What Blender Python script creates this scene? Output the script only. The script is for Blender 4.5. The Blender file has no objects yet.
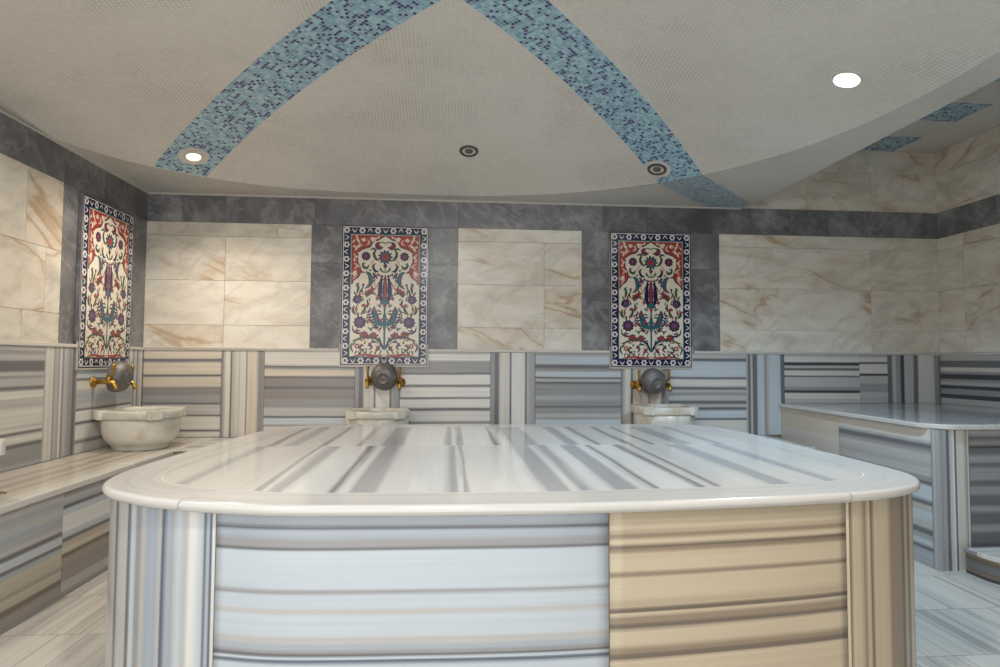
import bpy, bmesh, math, random
from mathutils import Vector, Matrix, noise
random.seed(7)
scn = bpy.context.scene
col = scn.collection
PI = math.pi

# ------------------------------------------------------------------ helpers
def lin(c):
    c = c / 255.0
    return c / 12.92 if c <= 0.04045 else ((c + 0.055) / 1.055) ** 2.4

def rgb(r, g, b):
    return (lin(r), lin(g), lin(b), 1.0)

class MB:
    """collects polygons with uv and material index; builds ONE mesh object"""
    def __init__(self):
        self.v = []; self.f = []; self.uv = []; self.m = []; self.s = []
    def face(self, pts, uvs=None, mat=0, smooth=False):
        i = len(self.v)
        self.v.extend([tuple(p) for p in pts])
        self.f.append(tuple(range(i, i + len(pts))))
        self.uv.append(uvs if uvs else [(p[0], p[1]) for p in pts])
        self.m.append(mat); self.s.append(smooth)
    def box(self, x0, x1, y0, y1, z0, z1, mat=0, stripe='x', ramp=None, off=None, skip=''):
        """box with uv: u along the stripe axis (metres), v across it.
        ramp: None -> metres + random offset, else ramp coordinate 0..1 over the visible extent
        ('z' top to bottom, or 'x','y' low to high)"""
        lo = (x0, y0, z0); hi = (x1, y1, z1)
        if off is None:
            off = (random.uniform(0, 40), random.uniform(0, 40))
        ax = {'x': 0, 'y': 1, 'z': 2}
        sa = ax[stripe]
        def uvof(p, n):
            tang = [a for a in range(3) if a != n]
            if sa in tang:
                ua = sa; va = [a for a in tang if a != sa][0]
            else:
                ua, va = tang[0], tang[1]
            if ramp is None:
                return (p[ua] + off[0], p[va] + off[1])
            if ramp == 'z':
                t = (z1 - p[2]) / (z1 - z0)
            else:
                a = ax[ramp]; t = (p[a] - lo[a]) / (hi[a] - lo[a])
            return (p[ua] + off[0], t)
        def q(n, side):
            a, b = [k for k in range(3) if k != n]
            c = hi[n] if side else lo[n]
            pts = []
            for (s, t) in ((0, 0), (1, 0), (1, 1), (0, 1)):
                p = [0, 0, 0]; p[n] = c
                p[a] = hi[a] if s else lo[a]; p[b] = hi[b] if t else lo[b]
                pts.append(p)
            flip = (side == 1) if n == 1 else (side == 0)
            if flip: pts.reverse()
            self.face(pts, [uvof(p, n) for p in pts], mat)
        names = {0: ('-x', '+x'), 1: ('-y', '+y'), 2: ('-z', '+z')}
        for n in range(3):
            for side in (0, 1):
                if names[n][side] not in skip: q(n, side)
    def lathe(self, prof, seg=48, c=(0, 0, 0), mat=0, smooth=True, close=False, M=None):
        rings = []
        for (r, z) in prof:
            ring = []
            for k in range(seg):
                a = 2 * PI * k / seg
                p = Vector((c[0] + r * math.cos(a), c[1] + r * math.sin(a), c[2] + z))
                if M is not None: p = M @ p
                ring.append(p)
            rings.append(ring)
        for i in range(len(rings) - 1):
            for k in range(seg):
                k2 = (k + 1) % seg
                a, b, c2, d = rings[i][k], rings[i][k2], rings[i + 1][k2], rings[i + 1][k]
                uv = [(k / seg * 1.5, i * .1), ((k + 1) / seg * 1.5, i * .1), ((k + 1) / seg * 1.5, i * .1 + .1), (k / seg * 1.5, i * .1 + .1)]
                if prof[i][0] < 1e-6: self.face([a, c2, d], uv[:3], mat, smooth)
                elif prof[i + 1][0] < 1e-6: self.face([a, b, c2], uv[:3], mat, smooth)
                else: self.face([a, b, c2, d], uv, mat, smooth)
    def tube(self, pts, rad, seg=14, mat=0, caps=True):
        """pts: list of Vector, rad: list of radii"""
        pts = [Vector(p) for p in pts]
        rings = []
        up = None
        for i, p in enumerate(pts):
            t = (pts[min(i + 1, len(pts) - 1)] - pts[max(i - 1, 0)]).normalized()
            if up is None or abs(t.dot(up)) > .99:
                up = Vector((0, 0, 1)) if abs(t.z) < .9 else Vector((1, 0, 0))
            s = t.cross(up).normalized(); w = s.cross(t).normalized(); up = w
            rings.append([p + (s * math.cos(2 * PI * k / seg) + w * math.sin(2 * PI * k / seg)) * rad[i] for k in range(seg)])
        for i in range(len(rings) - 1):
            for k in range(seg):
                k2 = (k + 1) % seg
                self.face([rings[i][k], rings[i][k2], rings[i + 1][k2], rings[i + 1][k]], None, mat, True)
        if caps:
            self.face(list(reversed(rings[0])), None, mat); self.face(rings[-1], None, mat)
    def build(self, name, mats, parent=None, merge=True, bevel=0, loc=None):
        me = bpy.data.meshes.new(name)
        me.from_pydata(self.v, [], self.f)
        uvl = me.uv_layers.new(name='UVMap')
        k = 0
        for poly, uv in zip(me.polygons, self.uv):
            for j in range(poly.loop_total):
                uvl.data[poly.loop_start + j].uv = uv[j]
        for poly, m, s in zip(me.polygons, self.m, self.s):
            poly.material_index = m; poly.use_smooth = s
        for m in (mats if isinstance(mats, (list, tuple)) else [mats]):
            me.materials.append(m)
        if merge:
            bm = bmesh.new(); bm.from_mesh(me)
            bmesh.ops.remove_doubles(bm, verts=bm.verts, dist=1e-5)
            bmesh.ops.recalc_face_normals(bm, faces=bm.faces)
            bm.to_mesh(me); bm.free()
        me.update()
        o = bpy.data.objects.new(name, me); col.objects.link(o)
        if parent is not None: o.parent = parent
        if loc is not None: o.location = loc
        if bevel:
            b = o.modifiers.new('edge', 'BEVEL'); b.width = bevel; b.segments = 2; b.limit_method = 'ANGLE'; b.angle_limit = math.radians(40)
        return o

def empty(name, loc=(0, 0, 0), rz=0):
    o = bpy.data.objects.new(name, None); col.objects.link(o)
    o.location = loc; o.rotation_euler = (0, 0, rz); o.empty_display_size = .1
    return o

def tag(o, label, cat, group=None):
    o['label'] = label; o['category'] = cat
    if group: o['group'] = group
    return o

def structure(o):
    o['kind'] = 'structure'; return o

def copy_tree(o, parent=None):
    c = o.copy(); col.objects.link(c); c.parent = parent
    for ch in list(o.children): copy_tree(ch, c)
    return c

# ------------------------------------------------------------------ materials
class NT:
    def __init__(self, name):
        self.mat = bpy.data.materials.new(name); self.mat.use_nodes = True
        self.t = self.mat.node_tree; self.b = self.t.nodes['Principled BSDF']
    def n(self, typ, **kw):
        nd = self.t.nodes.new(typ)
        for k, v in kw.items(): setattr(nd, k, v)
        return nd
    def l(self, a, b): self.t.links.new(a, b)
    def math(self, op, a, b=None, c=None, clamp=False):
        nd = self.n('ShaderNodeMath', operation=op); nd.use_clamp = clamp
        for i, x in enumerate((a, b, c)):
            if x is None: continue
            if isinstance(x, (int, float)): nd.inputs[i].default_value = x
            else: self.l(x, nd.inputs[i])
        return nd.outputs[0]
    def mix(self, f, a, b, typ='MIX'):
        nd = self.n('ShaderNodeMix', data_type='RGBA', blend_type=typ)
        for s, x in ((nd.inputs[0], f), (nd.inputs[6], a), (nd.inputs[7], b)):
            if isinstance(x, (int, float)): s.default_value = x
            elif isinstance(x, tuple): s.default_value = x
            else: self.l(x, s)
        return nd.outputs[2]
    def ramp(self, f, stops, interp='LINEAR'):
        nd = self.n('ShaderNodeValToRGB'); cr = nd.color_ramp; cr.interpolation = interp
        while len(cr.elements) < len(stops): cr.elements.new(.5)
        for e, (p, c) in zip(cr.elements, sorted(stops, key=lambda s: s[0])):
            e.position = p; e.color = c
        self.l(f, nd.inputs[0]); return nd.outputs[0]
    def comb(self, x, y, z=0.0):
        nd = self.n('ShaderNodeCombineXYZ')
        for i, v in enumerate((x, y, z)):
            if isinstance(v, (int, float)): nd.inputs[i].default_value = v
            else: self.l(v, nd.inputs[i])
        return nd.outputs[0]
    def noise(self, vec, scale, detail=2, rough=.5, dist=0, dims='3D'):
        nd = self.n('ShaderNodeTexNoise', noise_dimensions=dims)
        self.l(vec, nd.inputs['Vector']); nd.inputs['Scale'].default_value = scale
        nd.inputs['Detail'].default_value = detail; nd.inputs['Roughness'].default_value = rough
        nd.inputs['Distortion'].default_value = dist
        return nd.outputs[0]
    def uv(self):
        c = self.n('ShaderNodeTexCoord'); s = self.n('ShaderNodeSeparateXYZ'); self.l(c.outputs['UV'], s.inputs[0])
        return c.outputs['UV'], s.outputs[0], s.outputs[1]
    def obj(self):
        c = self.n('ShaderNodeTexCoord'); s = self.n('ShaderNodeSeparateXYZ'); self.l(c.outputs['Object'], s.inputs[0])
        return c.outputs['Object'], s.outputs[0], s.outputs[1], s.outputs[2]
    def out(self, colr, rough=.3, spec=.5, metal=0, bump=None, bumpstr=.1, bumpdist=.002):
        b = self.b
        if isinstance(colr, tuple): b.inputs['Base Color'].default_value = colr
        else: self.l(colr, b.inputs['Base Color'])
        if isinstance(rough, (int, float)): b.inputs['Roughness'].default_value = rough
        else: self.l(rough, b.inputs['Roughness'])
        b.inputs['Specular IOR Level'].default_value = spec
        b.inputs['Metallic'].default_value = metal
        if bump is not None:
            bn = self.n('ShaderNodeBump'); bn.inputs['Strength'].default_value = bumpstr; bn.inputs['Distance'].default_value = bumpdist
            self.l(bump, bn.inputs['Height']); self.l(bn.outputs[0], b.inputs['Normal'])
        return self.mat

def striped(name, lo=0.0, rough=.25, warm=0.0, pale=0.0, sc=1.0, wash=rgb(210, 204, 194)):
    """grey-banded white marble; u along the bands, v across, in metres"""
    t = NT(name); uv, u, v = t.uv()
    w = t.noise(t.comb(t.math('MULTIPLY', u, .9), t.math('MULTIPLY', v, 2.0)), 1.0, 2, .5)
    v2 = t.math('ADD', v, t.math('MULTIPLY', t.math('SUBTRACT', w, .5), .05))
    a = t.noise(t.comb(t.math('MULTIPLY', u, .12), t.math('MULTIPLY', v2, 8.0 * sc)), 1.0, 3, .6)
    b = t.noise(t.comb(t.math('MULTIPLY', u, .3), t.math('MULTIPLY', v2, 34.0 * sc)), 1.0, 2, .5)
    c = t.noise(t.comb(t.math('MULTIPLY', u, .15), t.math('ADD', t.math('MULTIPLY', v2, 14.0 * sc), 31.7)), 1.0, 1, .5)
    f = t.math('ADD', t.math('MULTIPLY', a, .72), t.math('MULTIPLY', b, .28))
    def k(x): return (x * (1 + .05 * warm), x, x * (1 - .10 * warm), 1)
    base = t.ramp(f, [(.30 + lo, rgb(*[int(z) for z in (112, 112, 116)])), (.385 + lo, rgb(150, 149, 150)), (.44 + lo, rgb(196, 192, 185)),
                      (.52 + lo, rgb(218, 213, 204)), (.60 + lo, rgb(206, 201, 192)), (.66 + lo, rgb(160, 158, 156)), (.72 + lo, rgb(205, 200, 192))])
    line = t.math('LESS_THAN', t.math('ABSOLUTE', t.math('SUBTRACT', c, .5)), .012)
    colr = t.mix(t.math('MULTIPLY', line, .75), base, rgb(88, 88, 92))
    if pale: colr = t.mix(pale, colr, wash)
    if warm: colr = t.mix(1.0, colr, (1.0, 1 - .08 * warm, 1 - .25 * warm, 1), 'MULTIPLY')
    return t.out(colr, rough)

TONES = {'W': (226, 223, 217), 'w': (214, 209, 200), 'b': (212, 201, 184), 'l': (188, 185, 181), 'k': (172, 171, 171), 'g': (154, 153, 153), 'p': (146, 139, 136),
         'd': (112, 111, 113), 'D': (72, 71, 74), 't': (200, 184, 158), 'T': (184, 168, 143), 'o': (152, 135, 115), 'q': (116, 104, 92), 'y': (184, 174, 158), 'x': (156, 146, 133), 'j': (136, 134, 134), 'e': (202, 192, 176), 'f': (172, 164, 153),
         'c': (194, 201, 206), 'a': (168, 175, 182), 'n': (96, 104, 116)}

def bands(name, z0, z1, segs, rough=.25, wob=.012, fine=.30, mul=None, soft=.011):
    """marble slab with its own sequence of bands. segs: [(position, tone)...] between z0 and z1"""
    t = NT(name); uv, u, v = t.uv()
    w = t.noise(t.comb(t.math('MULTIPLY', u, 1.3), t.math('MULTIPLY', v, 3.0)), 1.0, 3, .55)
    v2 = t.math('ADD', v, t.math('MULTIPLY', t.math('SUBTRACT', w, .5), wob * 2))
    segs = sorted(segs); L = float(z1 - z0)
    wj = t.noise(t.comb(t.math('MULTIPLY', u, .5), t.math('MULTIPLY', v, 55.0)), 1.0, 2, .5)
    v2 = t.math('ADD', v2, t.math('MULTIPLY', t.math('SUBTRACT', wj, .5), .022))
    stops = []
    for i, (z, tone) in enumerate(segs):
        e = segs[i + 1][0] if i + 1 < len(segs) else z1
        a = (z - z0) / L; b = (e - z0) / L; w_ = b - a
        c = rgb(*TONES[tone]); q = min(soft, w_ * .3)
        stops += [(min(max(a + q, 0), 1), c), (min(max(b - q, 0), 1), c)]
    base = None
    for k in range(0, len(stops), 30):                       # a colour ramp holds 32 stops: chain several
        part = t.ramp(v2, stops[max(0, k - 1):k + 31])
        base = part if base is None else t.mix(t.math('GREATER_THAN', v2, (stops[k][0] + stops[k - 1][0]) / 2), base, part)
    n1 = t.noise(t.comb(t.math('MULTIPLY', u, .35), t.math('MULTIPLY', v2, 46.0)), 1.0, 3, .6)
    n2 = t.noise(t.comb(t.math('MULTIPLY', u, 1.2), t.math('MULTIPLY', v2, 8.0)), 1.0, 3, .6)
    m = t.math('ADD', t.math('MULTIPLY', t.math('SUBTRACT', n1, .5), fine * 1.6), t.math('MULTIPLY', t.math('SUBTRACT', n2, .5), fine * .9))
    m = t.math('ADD', m, 1.0)
    g = t.comb(m, m, m)
    colr = t.mix(1.0, base, g, 'MULTIPLY')
    if mul: colr = t.mix(1.0, colr, mul, 'MULTIPLY')
    return t.out(colr, rough)

def cream_marble(name, rough=.28):
    t = NT(name); uv, u, v = t.uv()
    n0 = t.noise(uv, 1.6, 5, .6)
    ns = t.noise(t.comb(t.math('MULTIPLY', u, 1.0), t.math('MULTIPLY', v, 2.6)), 2.2, 6, .62, .4)
    base = t.ramp(ns, [(.30, rgb(198, 191, 179)), (.42, rgb(217, 209, 194)), (.52, rgb(227, 220, 206)), (.62, rgb(232, 227, 216)), (.75, rgb(214, 208, 198))])
    # brown veins
    skew = t.math('ADD', t.math('MULTIPLY', v, 2.2), t.math('MULTIPLY', u, .7))
    nv = t.noise(t.comb(t.math('MULTIPLY', u, .8), skew), 1.0, 4, .5, .5)
    vein = t.math('SUBTRACT', 1.0, t.math('MULTIPLY', t.math('ABSOLUTE', t.math('SUBTRACT', nv, .5)), 48.0), clamp=True)
    mask = t.ramp(t.noise(uv, 1.4, 2, .5), [(.48, (0, 0, 0, 1)), (.6, (1, 1, 1, 1))])
    f = t.math('MULTIPLY', vein, t.math('MULTIPLY', mask, .62))
    colr = t.mix(f, base, rgb(150, 108, 60))
    # ochre clouds round the veins
    soft = t.math('SUBTRACT', 1.0, t.math('MULTIPLY', t.math('ABSOLUTE', t.math('SUBTRACT', nv, .5)), 9.0), clamp=True)
    colr = t.mix(t.math('MULTIPLY', soft, t.math('MULTIPLY', mask, .30)), colr, rgb(196, 152, 92))
    # grey streaks
    ng = t.noise(t.comb(t.math('ADD', u, 7.3), t.math('SUBTRACT', t.math('MULTIPLY', v, 2.0), t.math('MULTIPLY', u, .8))), 1.6, 5, .6, .5)
    gv = t.math('SUBTRACT', 1.0, t.math('MULTIPLY', t.math('ABSOLUTE', t.math('SUBTRACT', ng, .47)), 22.0), clamp=True)
    colr = t.mix(t.math('MULTIPLY', gv, .22), colr, rgb(150, 144, 132))
    return t.out(colr, rough)

def grey_marble(name):
    t = NT(name); uv, u, v = t.uv()
    n = t.noise(uv, 3.0, 7, .66, .5)
    base = t.ramp(n, [(.30, rgb(84, 84, 88)), (.46, rgb(108, 108, 112)), (.58, rgb(128, 128, 131)), (.72, rgb(160, 160, 162))])
    nv = t.noise(t.comb(t.math('ADD', u, t.math('MULTIPLY', v, .6)), v), 2.2, 6, .62, .9)
    vein = t.math('SUBTRACT', 1.0, t.math('MULTIPLY', t.math('ABSOLUTE', t.math('SUBTRACT', nv, .5)), 34.0), clamp=True)
    colr = t.mix(t.math('MULTIPLY', vein, .30), base, rgb(176, 176, 178))
    ob = t.noise(uv, .37, 0, .5)      # each slab its own depth of grey
    k = t.math('ADD', .5, t.math('MULTIPLY', ob, 1.0))
    colr = t.mix(1.0, colr, t.comb(k, t.math('MULTIPLY', k, .985), t.math('MULTIPLY', k, .955)), 'MULTIPLY')
    return t.out(colr, .3)

S = .0205      # mosaic tile pitch
def mosaic(name, kind):
    """glass mosaic: white field with blue ribs running out to the corners"""
    t = NT(name); co, x, y, z = t.obj()
    rot_a = t.math('MULTIPLY', t.math('ADD', x, y), .70711)
    rot_b = t.math('MULTIPLY', t.math('SUBTRACT', x, y), .70711)
    def cells(a, b, seed):
        a = t.math('DIVIDE', a, S); b = t.math('DIVIDE', b, S)
        fa, fb = t.math('FLOOR', a), t.math('FLOOR', b)
        wn = t.n('ShaderNodeTexWhiteNoise', noise_dimensions='3D'); t.l(t.comb(fa, fb, seed), wn.inputs['Vector'])
        ra = t.math('ABSOLUTE', t.math('SUBTRACT', t.math('FRACT', a), .5)); rb = t.math('ABSOLUTE', t.math('SUBTRACT', t.math('FRACT', b), .5))
        gr = t.math('GREATER_THAN', t.math('MAXIMUM', ra, rb), .425)
        return wn.outputs['Value'], gr
    rv, gr = cells(rot_a, rot_b, 3.0)
    blue = t.ramp(rv, [(0, rgb(40, 50, 108)), (.13, rgb(62, 66, 124)), (.21, rgb(98, 146, 172)), (.34, rgb(124, 170, 190)), (.52, rgb(144, 186, 200)), (.70, rgb(162, 200, 208)), (.88, rgb(136, 168, 192))], 'CONSTANT')
    blue = t.mix(t.math('MULTIPLY', gr, .8), blue, rgb(186, 200, 204))
    if kind == 'blue':
        return t.out(blue, .22, bump=t.math('SUBTRACT', 1.0, gr), bumpstr=.15)
    wv, wg = cells(x, y, 9.0)
    white = t.ramp(wv, [(0, rgb(212, 208, 201)), (.5, rgb(216, 212, 205)), (1, rgb(220, 216, 209))])
    dirt = t.ramp(t.noise(co, 1.7, 4, .6), [(.50, (0, 0, 0, 1)), (.68, (1, 1, 1, 1))])
    stain = t.ramp(t.noise(t.comb(x, y, t.math('ADD', z, 4.0)), 1.1, 4, .55), [(.4, (1, 1, 1, 1)), (.7, (.93, .915, .89, 1))])
    grout = t.mix(dirt, rgb(207, 203, 195), rgb(158, 154, 147))
    white = t.mix(t.math('MULTIPLY', wg, .85), white, grout)
    white = t.mix(1.0, white, stain, 'MULTIPLY')
    if kind == 'white':
        return t.out(white, .35, bump=t.math('SUBTRACT', 1.0, wg), bumpstr=.15)
    d1 = t.math('LESS_THAN', t.math('ABSOLUTE', t.math('ADD', t.math('SUBTRACT', x, y), 2.61)), .233)
    d2 = t.math('LESS_THAN', t.math('ABSOLUTE', t.math('SUBTRACT', t.math('ADD', t.math('MULTIPLY', x, .96), y), 2.612)), .236)
    d = t.math('MAXIMUM', d1, d2)
    # a ring of white tiles is set round the fittings that sit in the ribs
    for (lx, ly, rr) in LAMPS_IN_RIB:
        dx = t.math('SUBTRACT', x, lx); dy = t.math('SUBTRACT', y, ly)
        r2 = t.math('ADD', t.math('MULTIPLY', dx, dx), t.math('MULTIPLY', dy, dy))
        d = t.math('MULTIPLY', d, t.math('GREATER_THAN', r2, rr * rr))
    # glare painted in: the rib pales on the flat margin, most at the left
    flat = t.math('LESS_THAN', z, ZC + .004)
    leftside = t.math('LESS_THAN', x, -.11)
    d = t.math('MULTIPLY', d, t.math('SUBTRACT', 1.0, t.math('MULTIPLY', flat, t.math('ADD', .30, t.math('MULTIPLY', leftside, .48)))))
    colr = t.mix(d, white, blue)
    g = t.math('ADD', t.math('MULTIPLY', d, gr), t.math('MULTIPLY', t.math('SUBTRACT', 1.0, d), wg))
    return t.out(colr, .33, bump=t.math('SUBTRACT', 1.0, g), bumpstr=.12)

LAMPS_IN_RIB = [(-1.742, 4.285, .095), (1.444, 4.197, .095)]

def plain(name, c, rough=.5, metal=0, spec=.5):
    return NT(name).out(c, rough, spec, metal)

def basin_marble(name, stain):
    t = NT(name); co, x, y, z = t.obj()
    n = t.noise(co, 6.0, 5, .6, .5)
    base = t.ramp(n, [(.3, rgb(190, 184, 170)), (.5, rgb(216, 211, 199)), (.7, rgb(226, 222, 212))])
    s = t.ramp(t.noise(t.comb(x, y, t.math('MULTIPLY', z, .5)), 5.0 , 4, .6), [(.60 - stain * .8, (0, 0, 0, 1)), (.78 - stain * .6, (1, 1, 1, 1))])
    colr = t.mix(t.math('MULTIPLY', s, .7), base, rgb(178, 138, 86))
    return t.out(colr, .3)

def metal_mat(name, c1, c2, rough, scale=14):
    t = NT(name); co, x, y, z = t.obj()
    n = t.noise(co, scale, 4, .6)
    return t.out(t.ramp(n, [(.35, c1), (.65, c2)]), t.math('ADD', rough - .08, t.math('MULTIPLY', n, .16)), .5, 1.0)

M = {}
M['striped'] = striped('striped_marble')
M['striped_dark'] = striped('striped_marble_grey', lo=.03)
M['floor'] = striped('striped_marble_floor', lo=-.03, rough=.35, pale=.45, sc=.55, wash=rgb(204, 198, 186))
M['grout'] = plain('cement_grout', rgb(190, 181, 165), .8)
M['grout_dark'] = plain('grey_grout', rgb(128, 126, 122), .8)
M['grout_white'] = plain('white_grout', rgb(228, 222, 210), .7)
M['cream'] = cream_marble('cream_marble')
M['grey'] = grey_marble('grey_marble')
ZC = 2.44
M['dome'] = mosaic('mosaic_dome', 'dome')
M['mosaic_blue'] = mosaic('mosaic_blue', 'blue')
M['mosaic_white'] = mosaic('mosaic_white', 'white')
M['plaster'] = plain('white_plaster', rgb(196, 192, 184), .8)
M['basin'] = basin_marble('basin_marble', 0.0)
M['basin_stained'] = basin_marble('stained_basin_marble', .16)
M['brass'] = metal_mat('old_brass', rgb(206, 164, 78), rgb(164, 122, 54), .3)
M['pewter'] = metal_mat('dull_tinned_copper', rgb(112, 109, 107), rgb(138, 134, 131), .55); M['pewter'].node_tree.nodes['Principled BSDF'].inputs['Metallic'].default_value = .6
M['steel'] = metal_mat('brushed_steel', rgb(140, 138, 134), rgb(165, 163, 158), .35)
M['lens'] = plain('lamp_glass_off', rgb(96, 94, 90), .25)
M['bezel_dark'] = plain('dark_bezel', rgb(74, 72, 68), .5)

# ------------------------------------------------------------------ dimensions (metres)
XL, XR, YB = -2.375, 4.21, 5.0
YF = -0.7                       # the built room ends behind the camera
ZC, ZBAND, ZD = 2.44, 2.216, 1.2256
ZA = 2.971                      # higher ceiling of the side bay
XBEAM = 2.44
ZBENCH, ZRB, ZP = .537, .80, .735
EYE = 1.135

# ------------------------------------------------------------------ ceiling
DC = (-.11, 2.62); DR = (2.40, 2.22); DN = 2.15
def dome_n(dx):                  # the dome's edge is squarer towards the left wall
    return DN + .65 * max(0, min(1, -dx / .8))
def dome_z(x, y):
    n = dome_n(x - DC[0])
    r = ((abs(x - DC[0]) / DR[0]) ** n + (abs(y - DC[1]) / DR[1]) ** n) ** (1 / n)
    return ZC + (.43 * (1 - r * r) ** .97 if r < 1 else 0)

def build_ceiling():
    mb = MB(); N = 160; R = 28
    def rim(a, s):
        c, q = math.cos(a), math.sin(a)
        k = 1
        for _ in range(12):
            n = dome_n(DR[0] * c * k * s); k = (abs(c) ** n + abs(q) ** n) ** (-1 / n)
        return (DC[0] + DR[0] * c * k * s, DC[1] + DR[1] * q * k * s)
    prev = None
    for i in range(R + 1):
        s = math.sin(i / R * PI / 2)
        ring = []
        for k in range(N):
            x, y = rim(2 * PI * k / N, max(s, 1e-4)); ring.append((x, y, dome_z(x, y) if i < R else ZC))
        if prev:
            for k in range(N):
                k2 = (k + 1) % N
                mb.face([prev[k], ring[k], ring[k2], prev[k2]], None, 0, True)
        prev = ring
    # flat margin between the dome and the walls
    outer = []
    for k in range(N):
        a = 2 * PI * k / N; x, y = rim(a, 1)
        dx, dy = x - DC[0], y - DC[1]
        tx = ((XBEAM if dx > 0 else XL) - DC[0]) / dx if abs(dx) > 1e-9 else 1e9
        ty = ((YB if dy > 0 else YF) - DC[1]) / dy if abs(dy) > 1e-9 else 1e9
        t = min(tx, ty)
        outer.append((DC[0] + dx * t, DC[1] + dy * t, ZC))
    for k in range(N):
        k2 = (k + 1) % N
        mb.face([prev[k], outer[k], outer[k2], prev[k2]], None, 0)
        a, b = outer[k], outer[k2]
        if abs(a[0] - b[0]) > 1e-4 and abs(a[1] - b[1]) > 1e-4:          # the square corner itself
            cx = XBEAM if a[0] + b[0] > 2 * DC[0] else XL; cy = YB if a[1] + b[1] > 2 * DC[1] else YF
            mb.face([a, (cx, cy, ZC), b], None, 0)
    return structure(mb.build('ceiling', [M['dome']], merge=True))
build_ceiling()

mb = MB()      # the drop from the dome bay up to the higher ceiling, then that ceiling with its blue squares
mb.box(XBEAM, XBEAM + .05, YF, YB, ZC, ZA, 0, 'y')
structure(mb.build('trim_1', [M['mosaic_white']]))
mb = MB()
xs = [XBEAM + .05, 2.84, 3.17, 3.49, 3.81, 4.01, XR]
ys = [YB - .025 - .3275 * k for k in range(19)]
for i in range(len(xs) - 1):
    for j in range(len(ys) - 1):
        blue = (i == 3 and j % 2 == 0 and j > 0) or (i == 3 and j == 0)
        blue = blue or (i == 2 and j % 2 == 1)
        mb.face([(xs[i], ys[j + 1], ZA), (xs[i], ys[j], ZA), (xs[i + 1], ys[j], ZA), (xs[i + 1], ys[j + 1], ZA)], None, 1 if blue else 0)
mb.face([(xs[0], ys[0], ZA), (xs[0], YB, ZA), (XR, YB, ZA), (XR, ys[0], ZA)], None, 0)
o = mb.build('ceiling.001', [M['mosaic_white'], M['mosaic_blue']], merge=False)
for poly in o.data.polygons: pass
structure(o)

# ------------------------------------------------------------------ walls
G = .0012   # half joint
TU = .012   # thickness of upper slabs
TD = .026   # thickness of the dado slabs

def yb(mb, x0, x1, z0, z1, m, stripe='x', ramp=None, t=TU):     # a slab on the back wall
    mb.box(x0 + G, x1 - G, YB - t, YB, z0 + G, z1 - G, m, stripe, ramp, skip='+y')
def xlw(mb, y0, y1, z0, z1, m, stripe='y', ramp=None, t=TU):    # a slab on the left wall
    mb.box(XL, XL + t, y0 + G, y1 - G, z0 + G, z1 - G, m, stripe, ramp, skip='-x')
def xrw(mb, y0, y1, z0, z1, m, stripe='y', ramp=None, t=TU):
    mb.box(XR - t, XR, y0 + G, y1 - G, z0 + G, z1 - G, m, stripe, ramp, skip='+x')

# dado slabs of the back wall, each with its own bands
B = {}
B['s1'] = bands('dado_a', 45, 430, [(45, 'b'), (82, 'd'), (92, 'g'), (98, 'b'), (152, 'd'), (160, 'l'), (166, 'b'), (206, 'p'), (240, 'g'), (277, 'd'), (284, 'l'), (330, 'd'), (338, 'w'), (398, 'd'), (405, 'w'), (440, 'p')])
B['s2'] = bands('dado_b', 45, 430, [(45, 'w'), (110, 'd'), (120, 'g'), (128, 'b'), (158, 'd'), (166, 'p'), (205, 'd'), (214, 'p'), (260, 'g'), (300, 'l'), (337, 'd'), (346, 'c'), (376, 'g'), (384, 'w'), (415, 'l')])
B['v1'] = bands('dado_strip_a', 418, 612, [(418, 'p'), (428, 'l'), (436, 'w'), (458, 'd'), (466, 'l'), (480, 'b'), (496, 'l'), (502, 'w'), (528, 'g'), (536, 'b'), (576, 'l'), (584, 'p'), (606, 'g')])
B['s3'] = bands('dado_c', 45, 430, [(45, 'l'), (55, 'W'), (84, 'g'), (138, 'd'), (148, 'W'), (195, 'd'), (205, 'W'), (254, 'd'), (260, 'W'), (302, 'd'), (314, 'W'), (364, 'g'), (374, 'W'), (415, 'l')])
B['v2'] = bands('dado_strip_b', 318, 520, [(318, 'g'), (336, 'd'), (356, 'l'), (362, 'w'), (404, 'd'), (412, 'W'), (474, 'd'), (482, 'l'), (492, 'k'), (514, 'g')])
B['s4'] = bands('dado_d', 45, 430, [(45, 'k'), (60, 'c'), (98, 'd'), (116, 'g'), (132, 'c'), (157, 'd'), (166, 'l'), (180, 'd'), (190, 'g'), (242, 'k'), (268, 'g'), (292, 'd'), (299, 'g'), (328, 'l'), (346, 'g'), (354, 'c'), (420, 'k')])
B['s5'] = bands('dado_e', 45, 430, [(45, 'l'), (66, 'd'), (80, 'c'), (154, 'd'), (166, 'w'), (202, 'd'), (216, 'l'), (228, 'g'), (242, 'l'), (268, 'd'), (282, 'l'), (298, 'd'), (312, 'c'), (350, 'd'), (358, 'w')])
B['v3'] = bands('dado_strip_c', 298, 470, [(298, 'l'), (304, 'd'), (316, 'l'), (326, 'd'), (346, 'c'), (378, 'g'), (390, 'l'), (402, 'c'), (452, 'd')])
B['s6'] = bands('dado_f', 65, 300, [(65, 'l'), (78, 'w'), (102, 'D'), (118, 'l'), (130, 'd'), (142, 'w'), (166, 'd'), (174, 'l'), (222, 'g'), (238, 'D'), (250, 'w'), (278, 'l')])
B['s7'] = bands('dado_g', 65, 300, [(65, 'k'), (75, 'w'), (98, 'd'), (110, 'w'), (156, 'D'), (168, 'l'), (205, 'g'), (245, 'l'), (270, 'k')])
B['v4'] = bands('dado_strip_d', 655, 800, [(655, 'd'), (666, 'l'), (676, 'g'), (688, 'D'), (698, 'l'), (722, 'd'), (734, 'w'), (776, 'g'), (788, 'd')])
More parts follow.
